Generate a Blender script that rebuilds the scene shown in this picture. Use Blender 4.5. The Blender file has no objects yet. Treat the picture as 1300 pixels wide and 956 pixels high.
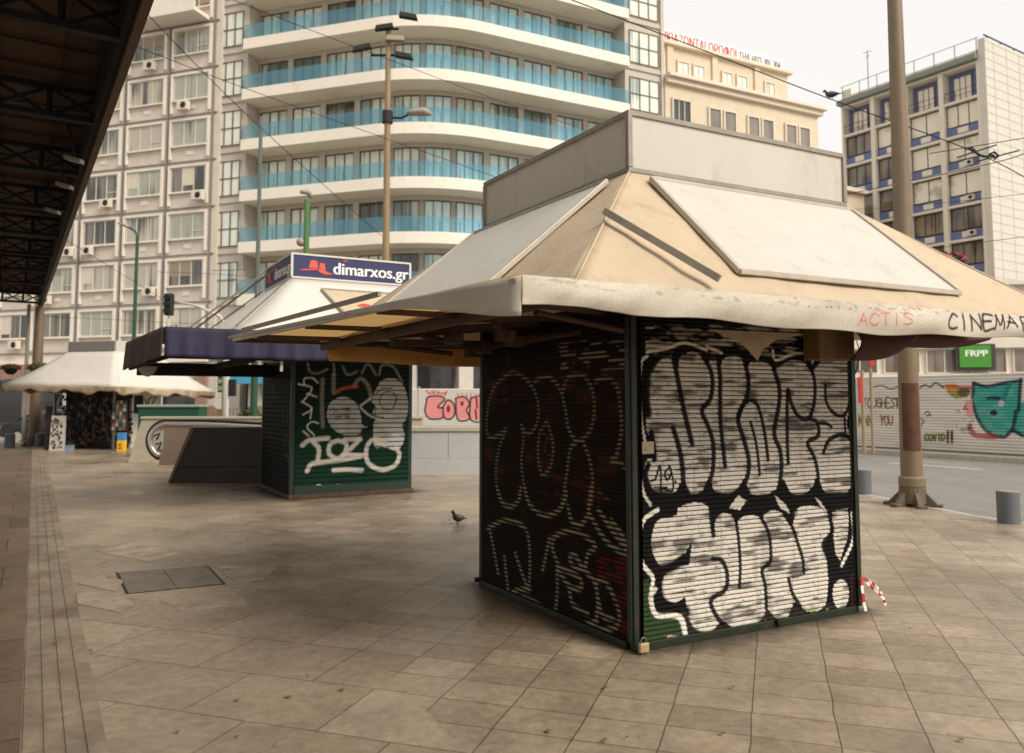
import bpy, bmesh, math, random
import numpy as np
from mathutils import Vector
random.seed(7); rng = np.random.default_rng(5)
D = bpy.data; SC = bpy.context.scene; COL = SC.collection
pi = math.pi

# ---------------------------------------------------------------- camera calibration (surveyed from the photo)
F_PX, EYE, CX, CY, HY = 1019., 1.6, 650., 433., 508.
PITCH = math.atan((HY-CY)/F_PX)
def ray(x, y):
    a = (x-CX)/F_PX; b = -(y-CY)/F_PX
    return (a, math.cos(PITCH)-b*math.sin(PITCH), math.sin(PITCH)+b*math.cos(PITCH))
def gz(x, y, z=0.):
    r = ray(x, y); t = (z-EYE)/r[2]; return (r[0]*t, r[1]*t)
def dep(x, y, Y):
    r = ray(x, y); t = Y/r[1]; return (r[0]*t, Y, r[2]*t+EYE)

# ---------------------------------------------------------------- materials
def lin(c):
    return tuple((v/255/12.92 if v/255 <= .04045 else ((v/255+.055)/1.055)**2.4) for v in c)
MATS = {}
def mat(name, rgb, rough=.7, metal=0., noise=(0, 0), dirt=None, bump=None, spec=.5, srgb=True, stretch=(1, 1, 1), trans=0.):
    if name in MATS: return MATS[name]
    m = D.materials.new(name); m.use_nodes = True; nt = m.node_tree; N = nt.nodes; L = nt.links
    b = N['Principled BSDF']
    c = lin(rgb) if srgb else rgb
    b.inputs['Base Color'].default_value = (*c, 1); b.inputs['Roughness'].default_value = rough
    b.inputs['Metallic'].default_value = metal; b.inputs['Specular IOR Level'].default_value = spec
    tc = N.new('ShaderNodeTexCoord'); mp = N.new('ShaderNodeMapping'); mp.inputs['Scale'].default_value = stretch
    L.new(tc.outputs['Object'], mp.inputs['Vector'])
    out = None
    if noise[1] > 0:
        n = N.new('ShaderNodeTexNoise'); n.inputs['Scale'].default_value = noise[0]; n.inputs['Detail'].default_value = 6
        n.inputs['Roughness'].default_value = .65
        L.new(mp.outputs[0], n.inputs['Vector'])
        mr = N.new('ShaderNodeMapRange'); mr.inputs[1].default_value = .3; mr.inputs[2].default_value = .7
        mr.inputs[3].default_value = 1-noise[1]; mr.inputs[4].default_value = 1+noise[1]*.6
        L.new(n.outputs[0], mr.inputs[0])
        mx = N.new('ShaderNodeMix'); mx.data_type = 'RGBA'; mx.blend_type = 'MULTIPLY'; mx.inputs[0].default_value = 1
        mx.inputs[6].default_value = (*c, 1); L.new(mr.outputs[0], mx.inputs[7]); out = mx.outputs[2]
    if dirt:
        dc, ds, lo, hi = dirt
        n = N.new('ShaderNodeTexNoise'); n.inputs['Scale'].default_value = ds; n.inputs['Detail'].default_value = 9
        n.inputs['Roughness'].default_value = .7
        L.new(mp.outputs[0], n.inputs['Vector'])
        mr = N.new('ShaderNodeMapRange'); mr.inputs[1].default_value = lo; mr.inputs[2].default_value = hi
        L.new(n.outputs[0], mr.inputs[0])
        mx = N.new('ShaderNodeMix'); mx.data_type = 'RGBA'
        if out: L.new(out, mx.inputs[6])
        else: mx.inputs[6].default_value = (*c, 1)
        mx.inputs[7].default_value = (*lin(dc), 1); L.new(mr.outputs[0], mx.inputs[0]); out = mx.outputs[2]
    if out: L.new(out, b.inputs['Base Color'])
    if bump:
        n = N.new('ShaderNodeTexNoise'); n.inputs['Scale'].default_value = bump[0]; n.inputs['Detail'].default_value = 5
        L.new(mp.outputs[0], n.inputs['Vector'])
        bp = N.new('ShaderNodeBump'); bp.inputs['Strength'].default_value = bump[1]; bp.inputs['Distance'].default_value = .02
        L.new(n.outputs[0], bp.inputs['Height']); L.new(bp.outputs[0], b.inputs['Normal'])
    if trans > 0:
        t = N.new('ShaderNodeBsdfTransparent'); t.inputs[0].default_value = (*[min(1, x*1.3+.25) for x in c], 1)
        ms = N.new('ShaderNodeMixShader'); ms.inputs[0].default_value = trans
        L.new(b.outputs[0], ms.inputs[1]); L.new(t.outputs[0], ms.inputs[2]); L.new(ms.outputs[0], N['Material Output'].inputs[0])
    MATS[name] = m; return m

def painted(name, rough=.7, noise=.12, metal=0.):
    if name in MATS: return MATS[name]
    m = D.materials.new(name); m.use_nodes = True; nt = m.node_tree; N = nt.nodes; L = nt.links
    b = N['Principled BSDF']; b.inputs['Roughness'].default_value = rough; b.inputs['Metallic'].default_value = metal
    b.inputs['Specular IOR Level'].default_value = .12
    at = N.new('ShaderNodeAttribute'); at.attribute_name = 'Col'
    tc = N.new('ShaderNodeTexCoord'); n = N.new('ShaderNodeTexNoise'); n.inputs['Scale'].default_value = 60; n.inputs['Detail'].default_value = 4
    L.new(tc.outputs['Object'], n.inputs['Vector'])
    mr = N.new('ShaderNodeMapRange'); mr.inputs[1].default_value = .3; mr.inputs[2].default_value = .7
    mr.inputs[3].default_value = 1-noise; mr.inputs[4].default_value = 1+noise; L.new(n.outputs[0], mr.inputs[0])
    mx = N.new('ShaderNodeMix'); mx.data_type = 'RGBA'; mx.blend_type = 'MULTIPLY'; mx.inputs[0].default_value = 1
    L.new(at.outputs['Color'], mx.inputs[6]); L.new(mr.outputs[0], mx.inputs[7]); L.new(mx.outputs[2], b.inputs['Base Color'])
    MATS[name] = m; return m

def glassy(name, dark, light, thr, rough=.08, scale=7., zst=.012, tint=None):
    """window pane: curtain / blind folds or painted sky reflection under a shiny surface"""
    if name in MATS: return MATS[name]
    m = D.materials.new(name); m.use_nodes = True; nt = m.node_tree; N = nt.nodes; L = nt.links
    b = N['Principled BSDF']; b.inputs['Roughness'].default_value = rough; b.inputs['Specular IOR Level'].default_value = .6
    b.inputs['Coat Weight'].default_value = .35; b.inputs['Coat Roughness'].default_value = .03
    tc = N.new('ShaderNodeTexCoord'); mp = N.new('ShaderNodeMapping'); mp.inputs['Scale'].default_value = (1, 1, zst)
    L.new(tc.outputs['Object'], mp.inputs['Vector'])
    n = N.new('ShaderNodeTexNoise'); n.inputs['Scale'].default_value = scale; n.inputs['Detail'].default_value = 3
    L.new(mp.outputs[0], n.inputs['Vector'])
    n2 = N.new('ShaderNodeTexNoise'); n2.inputs['Scale'].default_value = .55; n2.inputs['Detail'].default_value = 1
    mp2 = N.new('ShaderNodeMapping'); mp2.inputs['Scale'].default_value = (1, 1, .45); L.new(tc.outputs['Object'], mp2.inputs['Vector']); L.new(mp2.outputs[0], n2.inputs['Vector'])
    ad = N.new('ShaderNodeMath'); ad.operation = 'MULTIPLY_ADD'; ad.inputs[1].default_value = 1.3
    L.new(n2.outputs[0], ad.inputs[0]); L.new(n.outputs[0], ad.inputs[2])
    mr = N.new('ShaderNodeMapRange'); mr.inputs[1].default_value = thr-.12; mr.inputs[2].default_value = thr+.12
    L.new(ad.outputs[0], mr.inputs[0])
    mx = N.new('ShaderNodeMix'); mx.data_type = 'RGBA'; mx.inputs[6].default_value = (*lin(dark), 1); mx.inputs[7].default_value = (*lin(light), 1)
    L.new(mr.outputs[0], mx.inputs[0]); L.new(mx.outputs[2], b.inputs['Base Color'])
    MATS[name] = m; return m

# ---------------------------------------------------------------- object helpers
def tag(o, label=None, cat=None, group=None, kind=None):
    if label: o['label'] = label
    if cat: o['category'] = cat
    if group: o['group'] = group
    if kind: o['kind'] = kind
    return o
def empty(name, loc, label, cat, group=None):
    o = D.objects.new(name, None); COL.objects.link(o); o.location = loc; o.empty_display_size = .2
    return tag(o, label, cat, group)
def root_of(p):
    while p.parent: p = p.parent
    return p
class MB:
    def __init__(s): s.v = []; s.f = []
    def add(s, vs, fs):
        n = len(s.v); s.v += [tuple(map(float, v)) for v in vs]; s.f += [tuple(n+i for i in f) for f in fs]; return s
    def quad(s, *p): return s.add(p, [tuple(range(len(p)))])
    def hexa(s, b, t):
        n = len(b); fs = [tuple(range(n))[::-1], tuple(range(n, 2*n))]
        for i in range(n): fs.append((i, (i+1) % n, n+(i+1) % n, n+i))
        return s.add(list(b)+list(t), fs)
    def box(s, x0, x1, y0, y1, z0, z1):
        return s.hexa([(x0, y0, z0), (x1, y0, z0), (x1, y1, z0), (x0, y1, z0)], [(x0, y0, z1), (x1, y0, z1), (x1, y1, z1), (x0, y1, z1)])
    def fbox(s, F, a0, a1, b0, b1, z0, z1):
        P = F.p
        return s.hexa([P(a0, b0, z0), P(a1, b0, z0), P(a1, b1, z0), P(a0, b1, z0)], [P(a0, b0, z1), P(a1, b0, z1), P(a1, b1, z1), P(a0, b1, z1)])
    def prism(s, pts, z0, z1): return s.hexa([(p[0], p[1], z0) for p in pts], [(p[0], p[1], z1) for p in pts])
    def tube(s, p0, p1, r0, r1=None, n=8, cap=True):
        r1 = r0 if r1 is None else r1
        return s.path([p0, p1], [r0, r1], n, cap)
    def path(s, pts, rad, n=8, cap=True):
        pts = [Vector(p) for p in pts]; rings = []; up = None
        if not hasattr(rad, '__len__'): rad = [rad]*len(pts)
        for i, p in enumerate(pts):
            d = (pts[min(i+1, len(pts)-1)]-pts[max(i-1, 0)]).normalized()
            if up is None:
                up = Vector((0, 0, 1)) if abs(d.z) < .9 else Vector((1, 0, 0))
            a = d.cross(up).normalized(); up2 = a.cross(d).normalized(); up = up2
            r = rad[i]; rx, ry = r if hasattr(r, '__len__') else (r, r)
            rings.append([p+a*rx*math.cos(2*pi*k/n)+up2*ry*math.sin(2*pi*k/n) for k in range(n)])
        vs = [v for R in rings for v in R]; fs = []
        for i in range(len(pts)-1):
            for k in range(n): fs.append((i*n+k, i*n+(k+1) % n, (i+1)*n+(k+1) % n, (i+1)*n+k))
        if cap: fs += [tuple(range(n))[::-1], tuple((len(pts)-1)*n+k for k in range(n))]
        return s.add(vs, fs)
    def bar(s, p0, p1, w, h):
        """square section bar"""
        p0 = Vector(p0); p1 = Vector(p1); d = (p1-p0).normalized(); up = Vector((0, 0, 1)) if abs(d.z) < .95 else Vector((1, 0, 0))
        a = d.cross(up).normalized()*w/2; c = a.cross(d).normalized()*h/2
        return s.hexa([p0-a-c, p0+a-c, p0+a+c, p0-a+c], [p1-a-c, p1+a-c, p1+a+c, p1-a+c])
    def grid(s, fn, nu, nv):
        vs = [fn(i/nu, j/nv) for j in range(nv+1) for i in range(nu+1)]
        return s.add(vs, [(j*(nu+1)+i, j*(nu+1)+i+1, (j+1)*(nu+1)+i+1, (j+1)*(nu+1)+i) for j in range(nv) for i in range(nu)])
    def build(s, name, m, parent=None, loc=None, smooth=False, bevel=0, solid=0, auto=None):
        o0 = Vector(root_of(parent).location) if parent else Vector(loc if loc else (0, 0, 0))
        me = D.meshes.new(name); me.from_pydata([(v[0]-o0.x, v[1]-o0.y, v[2]-o0.z) for v in s.v], [], s.f)
        bm = bmesh.new(); bm.from_mesh(me); bmesh.ops.recalc_face_normals(bm, faces=bm.faces)
        if smooth:
            for f in bm.faces: f.smooth = True
        if auto:
            for e in bm.edges:
                if len(e.link_faces) == 2 and e.calc_face_angle(0) > auto: e.smooth = False
        bm.to_mesh(me); bm.free(); me.materials.append(m)
        o = D.objects.new(name, me); COL.objects.link(o)
        if parent: o.parent = parent
        else: o.location = o0
        if solid:
            md = o.modifiers.new('Solidify', 'SOLIDIFY'); md.thickness = solid; md.offset = 0
        if bevel:
            md = o.modifiers.new('Bevel', 'BEVEL'); md.width = bevel; md.segments = 2; md.limit_method = 'ANGLE'
        return o
def split_build(mb, name, m, parent, **k):
    par = list(range(len(mb.v)))
    def fd(i):
        while par[i] != i: par[i] = par[par[i]]; i = par[i]
        return i
    for f in mb.f:
        for i in f[1:]: par[fd(i)] = fd(f[0])
    G = {}
    for f in mb.f: G.setdefault(fd(f[0]), []).append(f)
    out = []
    for fs in G.values():
        ids = sorted({i for f in fs for i in f}); mp = {i: j for j, i in enumerate(ids)}
        q = MB(); q.v = [mb.v[i] for i in ids]; q.f = [tuple(mp[i] for i in f) for f in fs]; out.append(q.build(name, m, parent, **k))
    return out
class Frame:
    """local plan frame: a along v, b along u"""
    def __init__(s, o, v, u): s.o = o; s.v = v; s.u = u
    def p(s, a, b, z=0.): return (s.o[0]+a*s.v[0]+b*s.u[0], s.o[1]+a*s.v[1]+b*s.u[1], z)
    def loc(s, x, y):
        q = (x-s.o[0], y-s.o[1]); dt = s.v[0]*s.u[1]-s.v[1]*s.u[0]
        return ((q[0]*s.u[1]-q[1]*s.u[0])/dt, (s.v[0]*q[1]-s.v[1]*q[0])/dt)
    def px(s, x, y, z): return s.loc(*gz(x, y, z))
    def face_px(s, x, y, b=0., side='v'):
        """px -> (coord, z) on the vertical plane b=const (side v) or a=const (side u)"""
        r = ray(x, y)
        o = s.p(0, b) if side == 'v' else s.p(b, 0); d = s.v if side == 'v' else s.u
        dt = r[0]*(-d[1])+d[0]*r[1]
        t = (o[0]*(-d[1])+d[0]*o[1])/dt; k = (r[0]*o[1]-r[1]*o[0])/dt
        return (k, EYE+r[2]*t)
def direc(deg): r = math.radians(deg); return (math.sin(r), math.cos(r))
def copy_tree(o, parent=None):
    c = o.copy(); COL.objects.link(c); c.parent = parent
    for ch in list(o.children): copy_tree(ch, c)
    return c

# ---------------------------------------------------------------- spray-paint canvas
def smooth(pts, k=6, closed=False):
    P = [np.array(p, float) for p in pts]
    if len(P) < 3: return P
    Q = ([P[-1]]+P+[P[0], P[1]]) if closed else ([2*P[0]-P[1]]+P+[2*P[-1]-P[-2]])
    out = []
    for i in range(1, len(Q)-2):
        a, b, c, d = Q[i-1:i+3]
        for t in np.linspace(0, 1, k, endpoint=False):
            out.append(.5*((2*b)+(-a+c)*t+(2*a-5*b+4*c-d)*t*t+(-a+3*b-3*c+d)*t**3))
    out.append(Q[-2]); return out
def vnoise(X, Z, s, seed=0):
    g = np.random.default_rng(seed).random((64, 64))
    def n(x, z):
        xi = np.floor(x).astype(int); zi = np.floor(z).astype(int); fx = x-xi; fz = z-zi
        fx = fx*fx*(3-2*fx); fz = fz*fz*(3-2*fz); w = lambda a, b: g[a % 64, b % 64]
        return (w(xi, zi)*(1-fx)+w(xi+1, zi)*fx)*(1-fz)+(w(xi, zi+1)*(1-fx)+w(xi+1, zi+1)*fx)*fz
    sx, sz = (s, s) if np.isscalar(s) else s
    return .55*n(X*sx, Z*sz)+.3*n(X*sx*2.1+7, Z*sz*2.1+3)+.15*n(X*sx*4.3+1, Z*sz*4.3+9)
class Canvas:
    def __init__(s, a, z, base):
        s.A, s.Z = np.meshgrid(a, z); s.c = np.zeros(s.A.shape+(3,)); s.c[:] = lin(base); s.T = lambda x, y: (x, y)
        s.k = 1.; s.mask = np.ones(s.A.shape)
    def use(s, fn, k): s.T = fn; s.k = k
    def blend(s, sl, al, col):
        al = (al*s.mask[sl])[..., None]; s.c[sl] = s.c[sl]*(1-al)+np.array(lin(col))*al
    def window(s, P, m):
        a0, a1 = P[:, 0].min()-m, P[:, 0].max()+m; z0, z1 = P[:, 1].min()-m, P[:, 1].max()+m
        ci = np.where((s.A[0] >= a0) & (s.A[0] <= a1))[0]; ri = np.where((s.Z[:, 0] >= z0) & (s.Z[:, 0] <= z1))[0]
        if len(ci) == 0 or len(ri) == 0: return None
        return (slice(ri[0], ri[-1]+1), slice(ci[0], ci[-1]+1))
    def stroke(s, pts, w, col, al=1., soft=.35, sm=True, raw=False):
        P = np.array([p if raw else s.T(*p) for p in (smooth(pts) if sm else pts)]); w = w*s.k/2
        sl = s.window(P, w*2)
        if sl is None: return
        A = s.A[sl]; Z = s.Z[sl]; d = np.full(A.shape, 1e9)
        for (x0, y0), (x1, y1) in zip(P[:-1], P[1:]):
            dx, dy = x1-x0, y1-y0; L2 = dx*dx+dy*dy+1e-12
            t = np.clip(((A-x0)*dx+(Z-y0)*dy)/L2, 0, 1); d = np.minimum(d, np.hypot(A-x0-t*dx, Z-y0-t*dy))
        s.blend(sl, al*np.clip((w*(1+soft)-d)/(w*soft*2+1e-6), 0, 1), col)
    def fill(s, pts, col, al=1., sm=True, nz=None):
        P = np.array([s.T(*p) for p in (smooth(pts, closed=True) if sm else pts)]); sl = s.window(P, 0)
        if sl is None: return
        A = s.A[sl]; Z = s.Z[sl]; ins = np.zeros(A.shape, bool)
        for (x0, y0), (x1, y1) in zip(P, np.roll(P, -1, 0)):
            if y0 == y1: continue
            ins ^= ((y0 > Z) != (y1 > Z)) & (A < (x1-x0)*(Z-y0)/(y1-y0)+x0)
        m = ins*al
        if nz is not None: m = m*nz[sl]
        s.blend(sl, m, col)
    def ellipse(s, x, y, rx, ry, col, **k):
        s.fill([(x+rx*math.cos(t), y+ry*math.sin(t)) for t in np.linspace(0, 2*pi, 16, endpoint=False)], col, **k)
    def text(s, t, x, y, w, h, lw, col, al=1., slant=0., gap=.25, jit=0.):
        for ch in t:
            for st in FONT.get(ch, []):
                s.stroke([(x+(px*w)+(slant*(1-py)*w)*-1+random.uniform(-jit, jit)*w, y+(1-py)*h+random.uniform(-jit, jit)*h) for px, py in st], lw, col, al, sm=len(st) > 3)
            x += w*(1+gap)
FONT = {'A': [[(0, 0), (.5, 1), (1, 0)], [(.2, .4), (.8, .4)]], 'C': [[(1, .85), (.5, 1), (0, .6), (.1, .15), (.6, 0), (1, .15)]],
 'D': [[(0, 0), (0, 1), (.7, .9), (1, .5), (.7, .1), (0, 0)]], 'E': [[(1, 1), (0, 1), (0, 0), (1, 0)], [(0, .5), (.8, .5)]],
 'G': [[(1, .85), (.5, 1), (0, .6), (.1, .15), (.6, 0), (1, .2), (1, .5)], [(1, .5), (.6, .5)]], 'H': [[(0, 0), (0, 1)], [(1, 0), (1, 1)], [(0, .5), (1, .5)]],
 'I': [[(.5, 0), (.5, 1)]], 'K': [[(0, 0), (0, 1)], [(1, 1), (0, .45)], [(.2, .55), (1, 0)]], 'M': [[(0, 0), (.1, 1)], [(.1, 1), (.5, .3)], [(.5, .3), (.9, 1)], [(.9, 1), (1, 0)]],
 'N': [[(0, 0), (0, 1)], [(0, 1), (1, 0)], [(1, 0), (1, 1)]], 'O': [[(.5, 1), (0, .7), (0, .3), (.5, 0), (1, .3), (1, .7), (.5, 1)]],
 'R': [[(0, 0), (0, 1)], [(0, 1), (.7, .98), (.9, .75), (.7, .5), (0, .5)], [(.4, .5), (1, 0)]], 'S': [[(1, .85), (.5, 1), (.05, .75), (.9, .3), (.5, 0), (0, .15)]],
 'T': [[(0, 1), (1, 1)], [(.5, 1), (.5, 0)]], 'U': [[(0, 1), (0, .3), (.5, 0), (1, .3), (1, 1)]], 'V': [[(0, 1), (.5, 0)], [(.5, 0), (1, 1)]],
 'Y': [[(0, 1), (.5, .5)], [(1, 1), (.5, .5)], [(.5, .5), (.5, 0)]], 'Z': [[(0, 1), (1, 1)], [(1, 1), (0, 0)], [(0, 0), (1, 0)]],
 '1': [[(.2, .8), (.6, 1)], [(.6, 1), (.6, 0)]], '9': [[(.9, .75), (.5, 1), (.1, .75), (.5, .5), (.9, .75), (.8, .3), (.4, 0)]], '!': [[(.5, 1), (.5, .35)], [(.5, .08), (.5, 0)]],
 'P': [[(0, 0), (0, 1)], [(0, 1), (.8, .95), (.9, .7), (.7, .5), (0, .5)]], 'B': [[(0, 0), (0, 1)], [(0, 1), (.8, .9), (.7, .55), (0, .5)], [(0, .5), (.9, .4), (.9, .1), (0, 0)]], ' ': [], '.': [[(.5, .05), (.5, 0)]]}

PH = [0., .09, .26, .5, .76, .93]; OF = [0., .55, .95, 1., .75, .2]
def shutter(name, P0, d, nrm, width, z0, z1, nu, slats, depth, painter, parent, m, base=(30, 28, 24), a0=0.):
    """corrugated roller shutter / sheet as one fine mesh whose paint is real pigment per vertex"""
    zs = []; of = []; ph = []
    for k in range(slats):
        for q, o in zip(PH, OF): zs.append(z0+(z1-z0)*(k+q)/slats); of.append(o*depth); ph.append(q)
    zs.append(z1); of.append(0.); ph.append(0.)
    a = np.linspace(a0, a0+width, nu); zs = np.array(zs); ph = np.array(ph)
    cv = Canvas(a, zs, base); cv.ph = np.repeat(ph[:, None], nu, 1); painter(cv)
    of = np.array(of)[:, None]+0*cv.A
    wob = (vnoise(cv.A, cv.Z, (1.2, 1.5), 3)-.5)*.012
    X = P0[0]+cv.A*d[0]+(of+wob)*nrm[0]; Y = P0[1]+cv.A*d[1]+(of+wob)*nrm[1]
    o0 = Vector(root_of(parent).location) if parent else Vector((P0[0], P0[1], 0))
    V = np.stack([X-o0.x, Y-o0.y, cv.Z-o0.z], -1).reshape(-1, 3); nv = len(zs)
    i = np.arange(nu-1); j = np.arange(nv-1); J, I = np.meshgrid(j, i, indexing='ij'); b = (J*nu+I).ravel()
    Fc = np.stack([b, b+1, b+nu+1, b+nu], 1)
    me = D.meshes.new(name); me.vertices.add(len(V)); me.vertices.foreach_set('co', V.ravel())
    me.loops.add(Fc.size); me.loops.foreach_set('vertex_index', Fc.ravel().astype(np.int32))
    me.polygons.add(len(Fc)); me.polygons.foreach_set('loop_start', np.arange(0, Fc.size, 4, dtype=np.int32)); me.polygons.foreach_set('loop_total', np.full(len(Fc), 4, np.int32))
    me.update(calc_edges=True); me.validate()
    ca = me.color_attributes.new('Col', 'FLOAT_COLOR', 'POINT'); c4 = np.concatenate([cv.c, np.ones(cv.c.shape[:2]+(1,))], -1)
    ca.data.foreach_set('color', np.clip(c4, 0, 1).ravel().astype(np.float32))
    me.materials.append(m); o = D.objects.new(name, me); COL.objects.link(o)
    if parent: o.parent = parent
    else: o.location = o0
    return o

def text_mesh(txt, size, extrude=.002):
    cu = D.curves.new('txt', 'FONT'); cu.body = txt; cu.size = size; cu.extrude = extrude; cu.resolution_u = 4
    o = D.objects.new('txt', cu); COL.objects.link(o); bpy.context.view_layer.update()
    me = o.to_mesh(); vs = [v.co.copy() for v in me.vertices]; fs = [tuple(p.vertices) for p in me.polygons]
    o.to_mesh_clear(); D.objects.remove(o); D.curves.remove(cu); return vs, fs
def put_text(name, txt, P, d, h, m, parent, size=None, nrm=(0, 0), width=None, bold=0.):
    """flat lettering on a vertical plane starting at P (world), running along d, cap height about h"""
    vs, fs = text_mesh(txt, 1., .004)
    w = max(v.x for v in vs)-min(v.x for v in vs); x0 = min(v.x for v in vs)
    sx = (width/w) if width else h/.72; sz = h/.72
    mb = MB(); mb.add([(P[0]+(v.x-x0)*sx*d[0]+nrm[0]*(v.z*.5+.004), P[1]+(v.x-x0)*sx*d[1]+nrm[1]*(v.z*.5+.004), P[2]+v.y*sz) for v in vs], fs)
    if bold:
        mb.add([(P[0]+((v.x-x0)*sx+bold)*d[0]+nrm[0]*(v.z*.5+.0052), P[1]+((v.x-x0)*sx+bold)*d[1]+nrm[1]*(v.z*.5+.0052), P[2]+v.y*sz) for v in vs], fs)
    return mb.build(name, m, parent)

# ---------------------------------------------------------------- world, sun, camera
w = D.worlds.new('World'); SC.world = w; w.use_nodes = True; nt = w.node_tree; N = nt.nodes; L = nt.links
bg = N['Background']; sky = N.new('ShaderNodeTexSky'); sky.sky_type = 'NISHITA'; sky.sun_disc = False
SUNV = Vector((.74, -.64, .88)).normalized()
el = math.asin(SUNV.z); az = math.atan2(SUNV.x, SUNV.y)
sky.sun_elevation = el; sky.sun_rotation = az
mx = N.new('ShaderNodeMix'); mx.data_type = 'RGBA'; mx.inputs[0].default_value = .9
cl = N.new('ShaderNodeTexNoise'); cl.inputs['Scale'].default_value = 1.6; cl.inputs['Detail'].default_value = 4
tc = N.new('ShaderNodeTexCoord'); L.new(tc.outputs['Generated'], cl.inputs['Vector'])
mr = N.new('ShaderNodeMapRange'); mr.inputs[1].default_value = .3; mr.inputs[2].default_value = .7; mr.inputs[3].default_value = .96; mr.inputs[4].default_value = 1.02
L.new(cl.outputs[0], mr.inputs[0])
ml = N.new('ShaderNodeVectorMath'); ml.operation = 'SCALE'; ml.inputs[0].default_value = (5.05, 4.82, 4.52); L.new(mr.outputs[0], ml.inputs['Scale'])
L.new(sky.outputs[0], mx.inputs[6]); L.new(ml.outputs[0], mx.inputs[7]); L.new(mx.outputs[2], bg.inputs[0]); bg.inputs[1].default_value = .09
sl = D.lights.new('sun', 'SUN'); sl.energy = 1.5; sl.angle = math.radians(30); sl.color = (1, .93, .84)
so = D.objects.new('sun', sl); COL.objects.link(so); so.rotation_euler = SUNV.to_track_quat('Z', 'Y').to_euler(); so.location = (10, -10, 30)
cam = D.cameras.new('camera'); co = D.objects.new('camera', cam); COL.objects.link(co); SC.camera = co
co.location = (0, 0, EYE); co.rotation_euler = (pi/2+PITCH, 0, 0); cam.sensor_width = 36; cam.lens = 36*F_PX/1300
cam.shift_y = -(478-CY)/1300; cam.clip_end = 3000; cam.clip_start = .05
cam.dof.use_dof = True; cam.dof.focus_distance = 6.2; cam.dof.aperture_fstop = 2.1
SC.view_settings.view_transform = 'Standard'; SC.view_settings.look = 'None'; SC.view_settings.exposure = 1.2; SC.view_settings.gamma = 1

# ---------------------------------------------------------------- common materials
M_metal = mat('grey_metal', (120, 116, 108), .45, .6, (8, .2))
M_dark = mat('dark_metal', (38, 34, 30), .6, .3, (9, .3))
M_black = mat('black_matte', (14, 12, 11), .8)
M_green = mat('green_frame', (22, 34, 15), .5, 0, (14, .35), ((60, 40, 24), 6, .55, .7))
M_cream = mat('cream_canvas', (204, 185, 156), .85, 0, (3, .07), ((160, 136, 104), 4.5, .52, .95), (26, .18))
M_liner = mat('canvas_liner', (218, 192, 148), .9, 0, (5, .16), ((96, 66, 36), 3, .6, .8))
M_white = mat('white_panel', (194, 189, 177), .5, 0, (3, .06), ((158, 146, 126), 5, .55, .95), (18, .06))
M_signg = mat('blank_sign_face', (198, 191, 178), .4, 0, (2, .06), ((150, 138, 118), 6, .55, .85), stretch=(1, 1, .35))
M_alu = mat('aluminium_trim', (148, 140, 126), .45, .15, (10, .2))
M_val = mat('grey_canvas_valance', (200, 190, 176), .8, 0, (7, .14), ((110, 92, 74), 5, .58, .75), (14, .15))
M_conc = mat('concrete', (168, 160, 146), .85, 0, (5, .2), ((110, 98, 84), 3, .55, .75), (40, .1))
M_rust = mat('rusty_paint', (92, 56, 38), .8, 0, (12, .4), ((40, 26, 20), 6, .5, .7))
M_orange = mat('orange_rust', (156, 96, 52), .8, 0, (16, .3))

def translucent(m, f, tint):
    nt = m.node_tree; N = nt.nodes; L = nt.links; b = N['Principled BSDF']; t = N.new('ShaderNodeBsdfTranslucent'); t.inputs[0].default_value = (*lin(tint), 1)
    ms = N.new('ShaderNodeMixShader'); ms.inputs[0].default_value = f; L.new(b.outputs[0], ms.inputs[1]); L.new(t.outputs[0], ms.inputs[2]); L.new(ms.outputs[0], N['Material Output'].inputs[0])
translucent(M_liner, .6, (238, 216, 176)); translucent(M_cream, .16, (226, 200, 156))
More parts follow.
